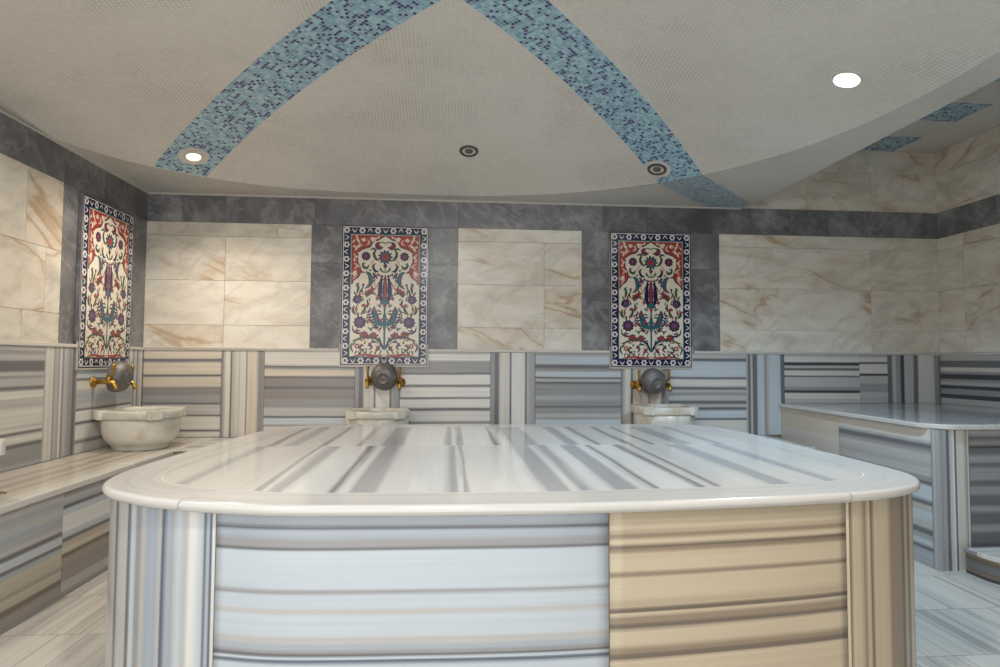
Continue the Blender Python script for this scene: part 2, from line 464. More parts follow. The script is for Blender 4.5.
B['r1'] = bands('dado_h', 445, 620, [(445, 'l'), (464, 'd'), (488, 'w'), (503, 'g'), (512, 'D'), (530, 'g'), (540, 'l'), (552, 'D'), (565, 'g'), (585, 'D'), (600, 'l')])
B['l1'] = bands('dado_i', 62, 640, [(62, 'l'), (80, 'g'), (105, 'l'), (130, 'd'), (185, 'l'), (205, 'g'), (215, 'l'), (255, 'd'), (275, 'w'), (310, 'l'), (360, 'w'), (440, 'l'), (455, 'w'), (470, 'd'), (485, 'w'), (525, 'd'), (545, 'g'), (620, 'k')])
B['lv'] = bands('dado_strip_e', 185, 340, [(185, 'l'), (192, 'w'), (226, 'g'), (232, 'l'), (246, 'k'), (256, 'W'), (264, 'g'), (276, 'l'), (288, 'k'), (298, 'g'), (318, 'd'), (332, 'g')])
B['l2'] = bands('dado_j', 75, 590, [(75, 'w'), (140, 'l'), (170, 'c'), (226, 'd'), (234, 'w'), (280, 'l'), (298, 'a'), (345, 'l'), (374, 'd'), (384, 'W'), (440, 'd'), (452, 'W'), (525, 'g'), (545, 'w')])
B['lc'] = bands('dado_strip_f', 610, 690, [(610, 'l'), (618, 'd'), (624, 'c'), (642, 'd'), (648, 'l'), (662, 'w'), (680, 'd')])

def wall_back():
    mats = [M['grout'], M['cream'], M['grey'], M['striped']]; idx = {}
    for k in ('s1', 's2', 'v1', 's3', 'v2', 's4', 's5', 'v3', 's6', 's7', 'v4'):
        idx[k] = len(mats); mats.append(B[k])
    mb = MB()
    mb.box(XL - .12, XR + .12, YB, YB + .12, 0, ZA, 0)
    # grey band under the ceiling
    cuts = [XL, -2.1, -1.77, -1.076, -.299, .06, .33, 1.258, 1.632, 2.193, 2.526, 2.87, 3.21, 3.562, 3.918, XR]
    for a, b in zip(cuts[:-1], cuts[1:]): yb(mb, a, b, ZBAND, ZC, 2)
    # grey pilasters either side of the tile panels
    for a, b in ((-1.104, -.862), (-.182, .06), (1.077, 1.318), (2.0, 2.247)):
        yb(mb, a, b, ZD, 1.912, 2); yb(mb, a, b, 1.912, ZBAND, 2)
    for a, b in ((-.862, -.182), (1.318, 2.0)): yb(mb, a, b, ZD, ZBAND, 2)
    # cream fields
    rows = [ZD, 1.408, 1.758, 2.108, ZBAND]
    for x0, xm, x1 in ((XL, -1.766, -1.104), (.06, .765, 1.077), (2.247, 3.584, XR)):
        for j in range(4):
            mid = [xm] if j < 3 else [xm + .4]
            c = [x0] + [m for m in mid if m < x1] + [x1]
            for a, b in zip(c[:-1], c[1:]): yb(mb, a, b, rows[j], rows[j + 1], 1)
    # cream wall of the side bay above the band
    for (a, b, z0, z1) in ((XBEAM, 3.02, ZC, 2.77), (3.02, 3.6, ZC, 2.77), (3.6, XR, ZC, 2.77), (XBEAM, 3.57, 2.77, ZA), (3.57, XR, 2.77, ZA)):
        yb(mb, a, b, z0, z1, 1)
    # dado
    zt = ZD - .018
    for a, b, k in ((-2.353, -1.769, 's1'), (-1.443, -.747, 's2'), (-.393, .327, 's3'), (.693, 1.398, 's4'), (1.80, 2.463, 's5')):
        yb(mb, a, b, ZBENCH, zt, idx[k], 'x', 'z', TD)
    for a, b, k in ((-1.769, -1.443, 'v1'), (.327, .693, 'v2'), (2.463, 2.794, 'v3'), (-.747, -.393, 'v2'), (1.398, 1.80, 'v1')):
        yb(mb, a, b, ZBENCH, zt, idx[k], 'z', 'x', TD)
    yb(mb, 2.794, 3.457, ZRB, zt, idx['s6'], 'x', 'z', TD); yb(mb, 3.457, 3.708, ZRB, zt, idx['s7'], 'x', 'z', TD)
    yb(mb, 3.708, XR, ZRB, zt, idx['v4'], 'z', 'x', TD)
    yb(mb, XL, -2.353, ZBENCH, zt, 3, 'z', None, TD)
    return structure(mb.build('wall_back', mats, merge=False))
wall_back()

def wall_left():
    mats = [M['grout'], M['cream'], M['grey'], M['striped'], B['l1'], B['lv'], B['l2'], B['lc']]
    mb = MB()
    mb.box(XL - .12, XL, YF, YB, 0, ZC + .05, 0)
    cuts = [YF, .1, .9, 1.7, 2.45, 3.2, 3.944, 4.393, 5.0 - TU]
    for a, b in zip(cuts[:-1], cuts[1:]): xlw(mb, a, b, ZBAND, ZC, 2)
    # panel recess with grey around it, cream before it
    xlw(mb, 3.944, 4.140, ZD, ZBAND, 2); xlw(mb, 4.140, 4.75, ZD, ZBAND, 2); xlw(mb, 4.75, YB - TU, ZD, ZBAND, 2)
    rows = [ZD, 1.41, 1.79, ZBAND]
    for j in range(3):
        c = [YF, .2, 1.1, 1.9, 2.75, 3.62 + .18 * (j % 2), 3.944]
        for a, b in zip(c[:-1], c[1:]): xlw(mb, a, b, rows[j], rows[j + 1], 1)
    zt = ZD - .018
    xlw(mb, 3.0, 3.806, ZBENCH, zt, 4, 'y', 'z', TD); xlw(mb, 3.806, 4.122, ZBENCH, zt, 5, 'z', 'y', TD)
    xlw(mb, 4.122, 4.80, ZBENCH, zt, 6, 'y', 'z', TD); xlw(mb, 4.80, YB - TD, ZBENCH, zt, 7, 'z', 'y', TD)
    for a, b in ((YF, .3), (.3, 1.3), (1.3, 2.3), (2.3, 3.0)):
        xlw(mb, a, b, ZBENCH, zt, 3, 'y' if b - a > .75 else 'z', None, TD)
    return structure(mb.build('wall_left', mats, merge=False))
wall_left()

def wall_right():
    mats = [M['grout'], M['cream'], M['grey'], M['striped'], B['r1']]
    mb = MB()
    mb.box(XR, XR + .12, YF, YB, 0, ZA, 0)
    c = [YF, .2, .9, 1.6, 2.3, 3.0, 3.7, 4.4, YB - TU]
    for a, b in zip(c[:-1], c[1:]): xrw(mb, a, b, ZBAND, ZC, 2)
    rows = [ZD, 1.408, 1.758, 2.108, ZBAND]
    for j in range(4):
        c = [YF, .4, 1.3, 2.2, 3.1, 3.9 + .2 * (j % 2), 4.72, YB - TU]
        for a, b in zip(c[:-1], c[1:]): xrw(mb, a, b, rows[j], rows[j + 1], 1)
    for z0, z1 in ((ZC, 2.77), (2.77, ZA)):
        c = [YF, .5, 1.6, 2.6, 3.5, 4.3, YB - TU]
        for a, b in zip(c[:-1], c[1:]): xrw(mb, a, b, z0, z1, 1)
    zt = ZD - .018
    xrw(mb, 4.0, YB - TD, ZRB, zt, 4, 'y', 'z', TD); xrw(mb, 3.2, 4.0, ZRB, zt, 4, 'y', 'z', TD)
    for a, b in ((YF, .3), (.3, 1.3), (1.3, 2.3), (2.3, 3.2)): xrw(mb, a, b, 0, zt, 3, 'y', None, TD)
    return structure(mb.build('wall_right', mats, merge=False))
wall_right()

mb = MB()
mb.box(1.1, XR + .12, YF - .12, YF, 0, ZA, 0, 'x')
structure(mb.build('wall_front', [M['cream']]))

# ledge capping the dado: interrupted where the tile panels hang over it
def ledge(name, segs):
    mb = MB()
    for s in segs: mb.box(*s, ZD - .018, ZD + .004, 0, 'x' if s[1] - s[0] > .1 else 'y')
    return structure(mb.build(name, [M['ledge']], merge=True, bevel=.003))
M['ledge'] = striped('ledge_marble', lo=-.04, pale=.5)
E_ = .034
ledge('trim_2', [(XL + E_, -.874, YB - E_, YB - TU), (-.170, 1.306, YB - E_, YB - TU), (2.012, XR - E_, YB - E_, YB - TU)])
ledge('trim_3', [(XL + TU, XL + E_, YF, 4.13), (XL + TU, XL + E_, 4.762, YB - TU)])
ledge('trim_4', [(XR - E_, XR - TU, YF, YB - TU)])
# thin plaster joint between the grey band and the ceiling
mb = MB()
mb.box(XL + TU, XBEAM, YB - .02, YB - TU, ZC - .012, ZC, 0); mb.box(XL + TU, XL + .02, YF, YB - .02, ZC - .012, ZC, 0)
structure(mb.build('trim_5', [M['plaster']]))

# ------------------------------------------------------------------ floor
mb = MB()
mb.box(XL - .12, XR + .12, YF, YB + .12, -.12, -.004, 0)
y = YF; r = 0
while y < YB:
    y1 = min(y + .43, YB); x = XL - (.4 if r % 2 else 0)
    while x < XR:
        x1 = min(x + .86, XR)
        mb.box(max(x, XL) + .0015, x1 - .0015, y + .0015, y1 - .0015, -.004, 0, 1, 'y', None, skip='-z')
        x = x1
    y = y1; r += 1
structure(mb.build('floor', [M['grout_dark'], M['floor']], merge=False))

# ------------------------------------------------------------------ outline tools for slabs with rounded corners
def catmull(pts, n=8):
    out = []; L = len(pts)
    for i in range(L):
        p0, p1, p2, p3 = (Vector(pts[(i + k - 1) % L] + (0,)) for k in range(4))
        for j in range(n):
            t = j / n
            q = .5 * ((2 * p1) + (-p0 + p2) * t + (2 * p0 - 5 * p1 + 4 * p2 - p3) * t * t + (-p0 + 3 * p1 - 3 * p2 + p3) * t ** 3)
            out.append((q.x, q.y))
    return out

def inset(poly, d):
    """poly counter-clockwise closed; returns the outline moved inwards by d"""
    L = len(poly); out = []
    for i in range(L):
        a = Vector(poly[i - 2]); b = Vector(poly[(i + 2) % L]); t = (b - a).normalized()
        out.append((poly[i][0] - t.y * d, poly[i][1] + t.x * d))
    return out

# ------------------------------------------------------------------ the heated platform
OUT = [(.14, 1.692), (.42, 1.698), (.793, 1.735), (1.17, 1.797), (1.39, 1.852), (1.54, 1.93), (1.615, 2.01), (1.664, 2.10), (1.688, 2.21), (1.700, 2.45),
       (1.705, 2.85), (1.708, 3.25), (1.695, 3.58), (1.63, 3.81), (1.48, 3.92), (1.2, 3.948), (.32, 3.955), (-.6, 3.972), (-.80, 3.955), (-.95, 3.87),
       (-1.045, 3.68), (-1.10, 3.35), (-1.135, 2.95), (-1.158, 2.58), (-1.158, 2.33), (-1.128, 2.15), (-1.055, 2.0), (-.96, 1.905), (-.83, 1.828), (-.63, 1.755), (-.395, 1.711)]
OUT = [(.3 + (x - .3) * 1.004, y + (.045 if x < .6 else .045 - .02 * min(1, (x - .6) / .6)) * max(0, min(1, (2.2 - y) / .3))) for x, y in OUT]
NS = 8
CURVE = catmull(OUT, NS)
NC = len(CURVE)
INS = {}
def off(d):
    if d not in INS: INS[d] = inset(CURVE, d)
    return INS[d]

def nearest(px, py, curve=None):
    c = curve or CURVE
    return min(range(len(c)), key=lambda i: (c[i][0] - px) ** 2 + (c[i][1] - py) ** 2)

def near_ray(ratio, curve):       # front point of the outline with x / y = ratio
    best = None
    for i, (x, y) in enumerate(curve):
        if y > 2.1: continue
        e = abs(x / y - ratio)
        if best is None or e < best[0]: best = (e, i)
    return best[1]

plat = tag(empty('marble_platform', (.3, 2.8, 0)), 'large central heated marble platform with rounded corners and a striped polished top', 'platform')
P0 = Vector((.3, 2.8, 0))
def loc(p): return (p[0] - P0.x, p[1] - P0.y, p[2])

def rng(i0, i1):
    if i1 <= i0: i1 += NC
    return list(range(i0, i1 + 1))

def rim_piece(i0, i1, mat):
    mb = MB(); ids = rng(i0, i1); T = .032
    prof = [(.168, ZP), (.0165, ZP)]
    for k in range(1, 10):
        a = PI / 2 - PI * k / 10
        prof.append((.016 - .016 * math.cos(a), ZP - .016 + .016 * math.sin(a)))
    prof += [(.0165, ZP - T), (.07, ZP - T)]
    offs = [off(round(d, 5)) for d, z in prof]
    pl = [0]
    for a, b in zip(prof[:-1], prof[1:]): pl.append(pl[-1] + math.hypot(a[0] - b[0], a[1] - b[1]))
    r1, r2 = random.uniform(0, 30), random.uniform(0, 30); s = 0
    # straight ends: shrink 1.2 mm so a joint shows
    def P(i, k): c = offs[k][i % NC]; return Vector((c[0], c[1], prof[k][1]))
    last = len(ids) - 2
    for n in range(len(ids) - 1):
        a, b = ids[n], ids[n + 1]
        d = (Vector(CURVE[b % NC]) - Vector(CURVE[a % NC])).length
        e0 = .0009 / d if n == 0 else 0; e1 = 1 - .0009 / d if n == last else 1
        for k in range(len(prof) - 1):
            def Q(e, kk): return loc(P(a, kk).lerp(P(b, kk), e))
            mb.face([Q(e0, k), Q(e0, k + 1), Q(e1, k + 1), Q(e1, k)], [(s + r1, pl[k] + r2), (s + r1, pl[k + 1] + r2), (s + d + r1, pl[k + 1] + r2), (s + d + r1, pl[k] + r2)], 0, k > 0)
        s += d
    o = mb.build('rim_slab', [mat], plat)
    return o

iFL = near_ray(-.4127, CURVE); iFR = near_ray(.677, CURVE); iLm = nearest(-1.16, 2.45); iRm = nearest(1.73, 2.45)
iBR = nearest(1.3, 3.94); iBL = nearest(-.7, 3.97); iLb = nearest(-1.1, 3.5); iRb = nearest(1.76, 3.5)
M['rim'] = striped('rim_marble_bands', lo=-.06, rough=.16, pale=.8, sc=1.6, wash=rgb(214, 209, 202))
for a, b in ((iFL, iFR), (iFR, iRm), (iRm, iRb), (iRb, iBR), (iBR, iBL), (iBL, iLb), (iLb, iLm), (iLm, iFL)):
    rim_piece(a, b, M['rim'])

# facing
FZ = ZP - .032
FACE = off(.024)
jFront0 = near_ray(-.3578, FACE); jMid = near_ray((613 - 500) / 618.15 + .0811, FACE); jFront1 = near_ray(.6676, FACE)
jL = nearest(-1.13, 2.42, FACE); jR = nearest(1.70, 2.42, FACE)
cornerL_s = [(-.508, 'l'), (-.5051, 'd'), (-.502, 'l'), (-.4900, 'l'), (-.4883, 'd'), (-.4845, 'c'), (-.4760, 'g'), (-.4680, 'l'), (-.462, 'a'), (-.4420, 'l'), (-.4385, 'n'), (-.4310, 'a'), (-.4240, 'k'), (-.4190, 'c'), (-.4050, 'l'), (-.4000, 'W'), (-.3850, 'c'), (-.3740, 'd'), (-.3715, 'a'), (-.3670, 'n'), (-.3615, 'w')]
cornerR_s = [(.6676, 't'), (.6702, 'q'), (.6725, 't'), (.690, 'T'), (.6960, 'o'), (.7000, 't'), (.7085, 'q'), (.712, 't'), (.722, 't'), (.7370, 't'), (.7400, 'o'), (.747, 'T'), (.763, 'q'), (.7685, 'T'), (.7735, 'q'), (.7770, 't')]
def arc_map(i0, i1, segs):
    """turn view ratios of the strip edges into fractions of the facing's arc length"""
    ids = rng(i0, i1); s = [0]
    for a, b in zip(ids[:-1], ids[1:]): s.append(s[-1] + (Vector(FACE[b % NC]) - Vector(FACE[a % NC])).length)
    out = []
    for r, tone in segs:
        best = min(range(len(ids)), key=lambda n: abs(FACE[ids[n] % NC][0] / FACE[ids[n] % NC][1] - r) + (10 if FACE[ids[n] % NC][1] > 2.25 else 0))
        # refine linearly
        n = best; nb = n + 1 if n + 1 < len(ids) else n - 1
        ra = FACE[ids[n] % NC][0] / FACE[ids[n] % NC][1]; rb = FACE[ids[nb] % NC][0] / FACE[ids[nb] % NC][1]
        t = 0 if abs(rb - ra) < 1e-6 else max(-.5, min(.5, (r - ra) / (rb - ra)))
        out.append(((s[n] + t * (s[nb] - s[n])) / s[-1], tone))
    return sorted(out, key=lambda q: q[0])
def clean(segs):
    return [(max(0, min(.999, p)), t) for p, t in segs]
B['fl'] = bands('front_left_bands', 0, 1, [(0, 'a'), (.045, 'd'), (.055, 'a'), (.088, 'g'), (.125, 'd'), (.132, 'c'), (.292, 'g'), (.30, 'c'), (.37, 'l'), (.378, 'c'), (.47, 'l'), (.50, 'a'), (.522, 'g'), (.536, 'd'), (.546, 'c'), (.562, 'n'), (.572, 'c'), (.72, 'l'), (.77, 'g'), (.80, 'c'), (.93, 'a')], .2, .004, .16)
B['fr'] = bands('front_right_bands', 0, 1, [(0, 'T'), (.03, 't'), (.075, 'T'), (.088, 'o'), (.108, 't'), (.138, 'q'), (.15, 'o'), (.165, 't'), (.25, 'o'), (.262, 't'), (.35, 'T'), (.395, 'q'), (.407, 't'), (.418, 'o'), (.455, 'q'), (.47, 't'), (.545, 'o'), (.575, 'q'), (.592, 't'), (.72, 'o'), (.76, 't'), (.9, 'T')], .25, .006, .2)  # tan stone; part of the warm light is mixed in, right corner too
B['cl'] = bands('corner_left_bands', 0, 1, clean(arc_map(jL, jFront0, cornerL_s)), .2, .003, .16)
B['cr'] = bands('corner_right_bands', 0, 1, clean(arc_map(jFront1, jR, cornerR_s)), .25, .003, .18)

def facing(i0, i1, mat, mode):
    mb = MB(); ids = rng(i0, i1); r1 = random.uniform(0, 30); s = 0
    tot = sum((Vector(FACE[b % NC]) - Vector(FACE[a % NC])).length for a, b in zip(ids[:-1], ids[1:]))
    last = len(ids) - 2
    back = off(.05)
    for n in range(len(ids) - 1):
        a, b = Vector(FACE[ids[n] % NC]), Vector(FACE[ids[n + 1] % NC]); ai, bi = Vector(back[ids[n] % NC]), Vector(back[ids[n + 1] % NC])
        d = (b - a).length
        e0 = .0014 / d if n == 0 else 0; e1 = 1 - .0014 / d if n == last else 1
        p, q = a.lerp(b, e0), a.lerp(b, e1); pi_, qi = ai.lerp(bi, e0), ai.lerp(bi, e1)
        def uv(sv, z):
            if mode == 'h': return (sv + r1, (FZ - z) / FZ)
            if mode == 'v': return (z + r1, sv / tot)
            return (z + r1, sv + r1)
        mb.face([loc((p.x, p.y, 0)), loc((q.x, q.y, 0)), loc((q.x, q.y, FZ)), loc((p.x, p.y, FZ))],
                [uv(s, 0), uv(s + d, 0), uv(s + d, FZ), uv(s, FZ)], 0, True)
        if n == 0: mb.face([loc((pi_.x, pi_.y, 0)), loc((p.x, p.y, 0)), loc((p.x, p.y, FZ)), loc((pi_.x, pi_.y, FZ))], [uv(s, 0)] * 4)
        if n == last: mb.face([loc((q.x, q.y, 0)), loc((qi.x, qi.y, 0)), loc((qi.x, qi.y, FZ)), loc((q.x, q.y, FZ))], [uv(s, 0)] * 4)
        s += d
    return mb.build('facing_slab', [mat], plat)
fl = facing(jFront0, jMid, B['fl'], 'h'); fl['label'] = 'pale facing slab with level grey bands'
fr = facing(jMid, jFront1, B['fr'], 'h'); fr['label'] = 'tan facing slab with level brown bands'
cl = facing(jL, jFront0, B['cl'], 'v'); cl['label'] = 'rounded corner facing with upright blue-grey bands'
cr = facing(jFront1, jR, B['cr'], 'v'); cr['label'] = 'rounded corner facing with upright brown bands'
jRb = nearest(1.74, 3.3, FACE); jLb = nearest(-1.1, 3.3, FACE); jBm = nearest(.32, 3.92, FACE)
facing(jR, jRb, M['striped'], 'm'); facing(jRb, jBm, M['striped'], 'm'); facing(jBm, jLb, M['striped'], 'm'); facing(jLb, jL, M['striped'], 'm')

# core (mortar bed that shows in the joints)
mb = MB(); c = off(.036)
for i in range(NC):
    a, b = c[i], c[(i + 1) % NC]
    mb.face([loc((a[0], a[1], 0)), loc((b[0], b[1], 0)), loc((b[0], b[1], ZP - .02)), loc((a[0], a[1], ZP - .02))])
c2 = off(.05)
cx = (.3, 2.8)
for i in range(NC):
    a, b = c2[i], c2[(i + 1) % NC]
    mb.face([loc((a[0], a[1], ZP - .0008)), loc((b[0], b[1], ZP - .0008)), loc((cx[0], cx[1], ZP - .0008))])
mb.build('core', [M['grout_white']], plat)

# top slabs: two rows of bands running back, cut to the inner outline
def lineX(xs, ws, t): return [(x - w / 2, t2) for x, w, t2 in zip(xs, ws, t)]
def top_bands(name, marks):
    segs = [(-1.1, 'w')]
    for x, w, tone in marks:
        tone = 'j' if tone == 'd' else 'k' if tone == 'g' else tone
        segs += [(x - w / 2, tone), (x + w / 2, 'W' if abs(x) < .7 else 'w')]
    return bands(name, -1.1, 1.8, segs, .13, .003, .2, None, .004)
B['t1'] = top_bands('top_near_bands', [(-.86, .04, 'g'), (-.584, .014, 'd'), (-.529, .06, 'k'), (-.356, .018, 'd'), (-.265, .07, 'k'), (.02, .05, 'k'), (.051, .012, 'd'), (.338, .09, 'g'), (.43, .05, 'g'), (.562, .09, 'k'), (.66, .018, 'd'), (.807, .02, 'd'), (.876, .016, 'd'), (1.1, .08, 'k'), (1.3, .06, 'k')])
B['t2'] = top_bands('top_far_bands', [(-.837, .03, 'd'), (-.74, .06, 'k'), (-.587, .02, 'd'), (-.42, .03, 'g'), (-.267, .10, 'g'), (0, .018, 'd'), (.057, .014, 'd'), (.232, .018, 'd'), (.36, .14, 'k'), (.603, .05, 'k'), (.718, .03, 'd'), (.877, .03, 'd'), (.993, .016, 'd'), (1.153, .08, 'k'), (1.328, .04, 'g')])
INNER = off(.172)
def clip(poly, axis, lim, keep_low):
    out = []
    for i in range(len(poly)):
        a, b = poly[i], poly[(i + 1) % len(poly)]
        ia = (a[axis] <= lim) == keep_low; ib = (b[axis] <= lim) == keep_low
        if ia: out.append(a)
        if ia != ib:
            t = (lim - a[axis]) / (b[axis] - a[axis]); out.append((a[0] + (b[0] - a[0]) * t, a[1] + (b[1] - a[1]) * t))
    return out
YS = 2.965
for lo_, hi_, mt in ((0, YS - .0012, B['t1']), (YS + .0012, 9, B['t2'])):
    cutsx = [-2, -.125, .83, 3] if mt is B['t1'] else [-2, -.6, .3, 1.15, 3]
    for xa, xb in zip(cutsx[:-1], cutsx[1:]):
        pl_ = clip(clip(clip(clip(INNER, 1, hi_, True), 1, lo_, False), 0, xb - .0008, True), 0, xa + .0008, False)
        if len(pl_) < 3: continue
        mb = MB()
        mb.face([loc((x, y, ZP)) for x, y in pl_], [(y + 3.1 * xa, (x + 1.1) / 2.9) for x, y in pl_])
        for i in range(len(pl_)):
            a, b = pl_[i], pl_[(i + 1) % len(pl_)]
            mb.face([loc((a[0], a[1], ZP)), loc((b[0], b[1], ZP)), loc((b[0], b[1], ZP - .002)), loc((a[0], a[1], ZP - .002))])
        mb.build('top_slab', [mt], plat)

# ------------------------------------------------------------------ benches
XF = -1.828
def nosed_box(mb, x0, x1, y0, y1, z0, z1, mat, stripe):
    mb.box(x0, x1, y0, y1, z0, z1, mat, stripe)
B['lb'] = bands('left_bench_near', 155, 520, [(155, 'k'), (165, 'l'), (182, 'k'), (205, 'l'), (232, 'a'), (250, 'k'), (275, 'l'), (290, 'd'), (306, 'c'), (334, 'd'), (346, 'a'), (358, 'y'), (410, 'x'), (424, 'y'), (452, 'q'), (470, 'p'), (500, 'p')])
B['lb2'] = bands('left_bench_far', 155, 465, [(155, 'g'), (172, 'l'), (185, 'k'), (195, 'd'), (207, 'c'), (225, 'W'), (275, 'c'), (292, 'd'), (303, 'y'), (320, 'e'), (336, 'q'), (350, 'x'), (372, 'p'), (420, 'k'), (450, 'p')])
B['btop'] = bands('left_bench_top', 0, 1, [(0, 'l'), (.10, 'e'), (.28, 'f'), (.34, 'e'), (.46, 'f'), (.58, 'e'), (.66, 'f'), (.72, 'e'), (.86, 'w')], .2, .02, .2, None, .03)

lb = tag(empty('wall_bench', (XF, 3.0, 0)), 'long low striped marble bench running along the left wall', 'bench')
def lpart(fn, name, mats, parent, origin, bevel=0):
    mb = MB(); fn(mb)
    mb.v = [(x - origin[0], y - origin[1], z - origin[2]) for x, y, z in mb.v]
    return mb.build(name, mats, parent, bevel=bevel)
o0 = (XF, 3.0, 0)
lpart(lambda m: m.box(XL + TD, XF - .012, YF, YB - TD, 0, ZBENCH - .035, 0), 'core', [M['grout']], lb, o0)
for a, b, mt in ((YF, .6, None), (.6, 1.45, None), (1.45, 2.3, None), (2.3, 3.14, B['lb']), (3.14, 4.25, B['lb2'])):
    lpart(lambda m: m.box(XF - .015, XF, a + .0015, b - .0015, 0, ZBENCH - .035, 0, 'y', 'z' if mt else None), 'facing_slab', [mt or M['striped']], lb, o0)
for a, b in ((YF, 1.2), (1.2, 2.4), (2.4, 3.75), (3.75, YB - TD - .003)):
    lpart(lambda m: m.box(XL + TD + .001, XF + .02, a + .001, b - .001, ZBENCH - .035, ZBENCH, 0, 'y', 'x'), 'seat_slab', [B['btop']], lb, o0, .008)

bb = tag(empty('wall_bench', (.4, 4.6, 0)), 'low marble bench along the back wall, mostly hidden behind the platform', 'bench')
o1 = (.4, 4.6, 0); YBF = 4.27
lpart(lambda m: m.box(XF + .003, 2.6, YBF + .012, YB - TD, 0, ZBENCH - .03, 0), 'core', [M['grout']], bb, o1)
for a, b in ((XF + .003, -.9), (-.9, .1), (.1, 1.0), (1.0, 1.9), (1.9, 2.6)):
    lpart(lambda m: m.box(a + .001, b - .001, YBF, YBF + .015, 0, ZBENCH - .03, 0, 'x'), 'facing_slab', [M['striped']], bb, o1)
for a, b in ((XF + .023, -.3), (-.3, 1.2), (1.2, 2.612)):
    lpart(lambda m: m.box(a + .001, b - .001, YBF - .02, YB - TD - .003, ZBENCH - .03, ZBENCH, 0, 'x'), 'seat_slab', [M['striped']], bb, o1, .006)

# right bench: higher, with a rounded corner
rb = tag(empty('wall_bench', (3.4, 4.1, 0)), 'higher marble bench block in the right corner with a rounded front edge', 'bench')
o2 = Vector((3.4, 4.1, 0))
X0, Y0 = 2.665, 3.215
SKEW = .075           # the side face is not quite square to the wall
def xs_(y): return X0 + .02 + SKEW * (y - Y0) / (YB - Y0)
def rb_outline(d, rad):
    pts = [(XR - TD - .002, Y0 + d), ]
    cx_, cy_ = X0 + d + rad, Y0 + d + rad
    arc = [(cx_ + rad * math.cos(a), cy_ + rad * math.sin(a)) for a in [math.radians(270 - 90 * k / 16) for k in range(17)]]
    return pts + arc + [(X0 + d + SKEW, YB - TD - .003)]
B['rs'] = bands('right_bench_side', 150, 580, [(150, 'w'), (190, 'k'), (198, 'd'), (216, 'g'), (228, 'l'), (262, 'k'), (275, 'l'), (300, 'g'), (316, 'd'), (326, 'c'), (374, 'd'), (388, 'l'), (410, 'c'), (440, 'l'), (464, 'd'), (484, 'k'), (500, 'c'), (518, 'd'), (532, 'a'), (560, 'k')])
B['rp'] = bands('right_bench_side_far', 0, 1, [(0, 'b'), (.2, 'w'), (.4, 'b'), (.52, 'l'), (.6, 'k'), (.66, 'l'), (.8, 'b')], fine=.12)
B['rc'] = bands('right_bench_corner', 235, 332, [(235, 'k'), (246, 'g'), (262, 'k'), (272, 'd'), (280, 'c'), (288, 'W'), (294, 'd'), (299, 'w'), (318, 'l'), (324, 'g'), (328, 'w')])
B['rf'] = bands('right_bench_front', 140, 580, [(140, 'k'), (158, 'd'), (172, 'g'), (190, 'D'), (198, 'd'), (220, 'g'), (245, 'd'), (260, 'g'), (300, 'd'), (320, 'g'), (345, 'd'), (380, 'g'), (400, 'd'), (440, 'g'), (460, 'd')])  # banded slab, its tones darkened for the shade on this face
def wallpart(pts, mat, name, mode, parent, org, zt):
    mb = MB(); tot = sum((Vector(b) - Vector(a)).length for a, b in zip(pts[:-1], pts[1:])); s = 0; r1 = random.uniform(0, 20)
    for a, b in zip(pts[:-1], pts[1:]):
        d = (Vector(b) - Vector(a)).length
        def uv(sv, z): return (sv + r1, (zt - z) / zt) if mode == 'h' else ((z + r1, sv / tot) if mode == 'v' else (sv + r1, z + r1))
        q = [(a[0], a[1], 0), (b[0], b[1], 0), (b[0], b[1], zt), (a[0], a[1], zt)]
        mb.face([Vector(p) - org for p in q], [uv(s, 0), uv(s + d, 0), uv(s + d, zt), uv(s, zt)], 0, True)
        s += d
    return mb.build(name, [mat], parent)
rz = ZRB - .03
oc = rb_outline(.02, .035)
wallpart([(xs_(YB - TD), YB - TD - .003), (xs_(4.155), 4.155)], B['rp'], 'facing_slab', 'h', rb, o2, rz)
wallpart([(xs_(4.152), 4.152), (xs_(Y0 + .062), Y0 + .062)], B['rs'], 'facing_slab', 'h', rb, o2, rz)
arc = list(reversed(oc[1:-1]))
wallpart([(xs_(Y0 + .059), Y0 + .059)] + arc + [(2.875, Y0 + .02)], B['rc'], 'corner_slab', 'v', rb, o2, rz)
wallpart([(2.878, Y0 + .02), (XR - TD - .002, Y0 + .02)], B['rf'], 'facing_slab', 'h', rb, o2, rz)
mb = MB(); oi = rb_outline(.028, .035)
for a, b in zip(oi[:-1], oi[1:]): mb.face([Vector((a[0], a[1], 0)) - o2, Vector((b[0], b[1], 0)) - o2, Vector((b[0], b[1], rz)) - o2, Vector((a[0], a[1], rz)) - o2])
mb.build('core', [M['grout']], rb)
mb = MB(); ot = rb_outline(0, .15) + [(XR - TD - .002, YB - TD - .003)]
mb.face([Vector((x, y, ZRB)) - o2 for x, y in ot], [(y, x) for x, y in ot])
mb.face([Vector((x, y, rz)) - o2 for x, y in reversed(ot)], [(y, x) for x, y in reversed(ot)])
for i in range(len(ot)):
    a, b = ot[i], ot[(i + 1) % len(ot)]
    mb.face([Vector((a[0], a[1], rz)) - o2, Vector((b[0], b[1], rz)) - o2, Vector((b[0], b[1], ZRB)) - o2, Vector((a[0], a[1], ZRB)) - o2], [(a[1], a[0]), (b[1], b[0]), (b[1], b[0] + .03), (a[1], a[0] + .03)], 1)
M['cooltop'] = striped('bench_top_marble', lo=.06, rough=.12, pale=.5, sc=.7, wash=rgb(138, 140, 144))
mb.build('seat_slab', [M['cooltop'], M['rim']], rb, bevel=.006)  # paler marble on the nosing paints in its lit edge

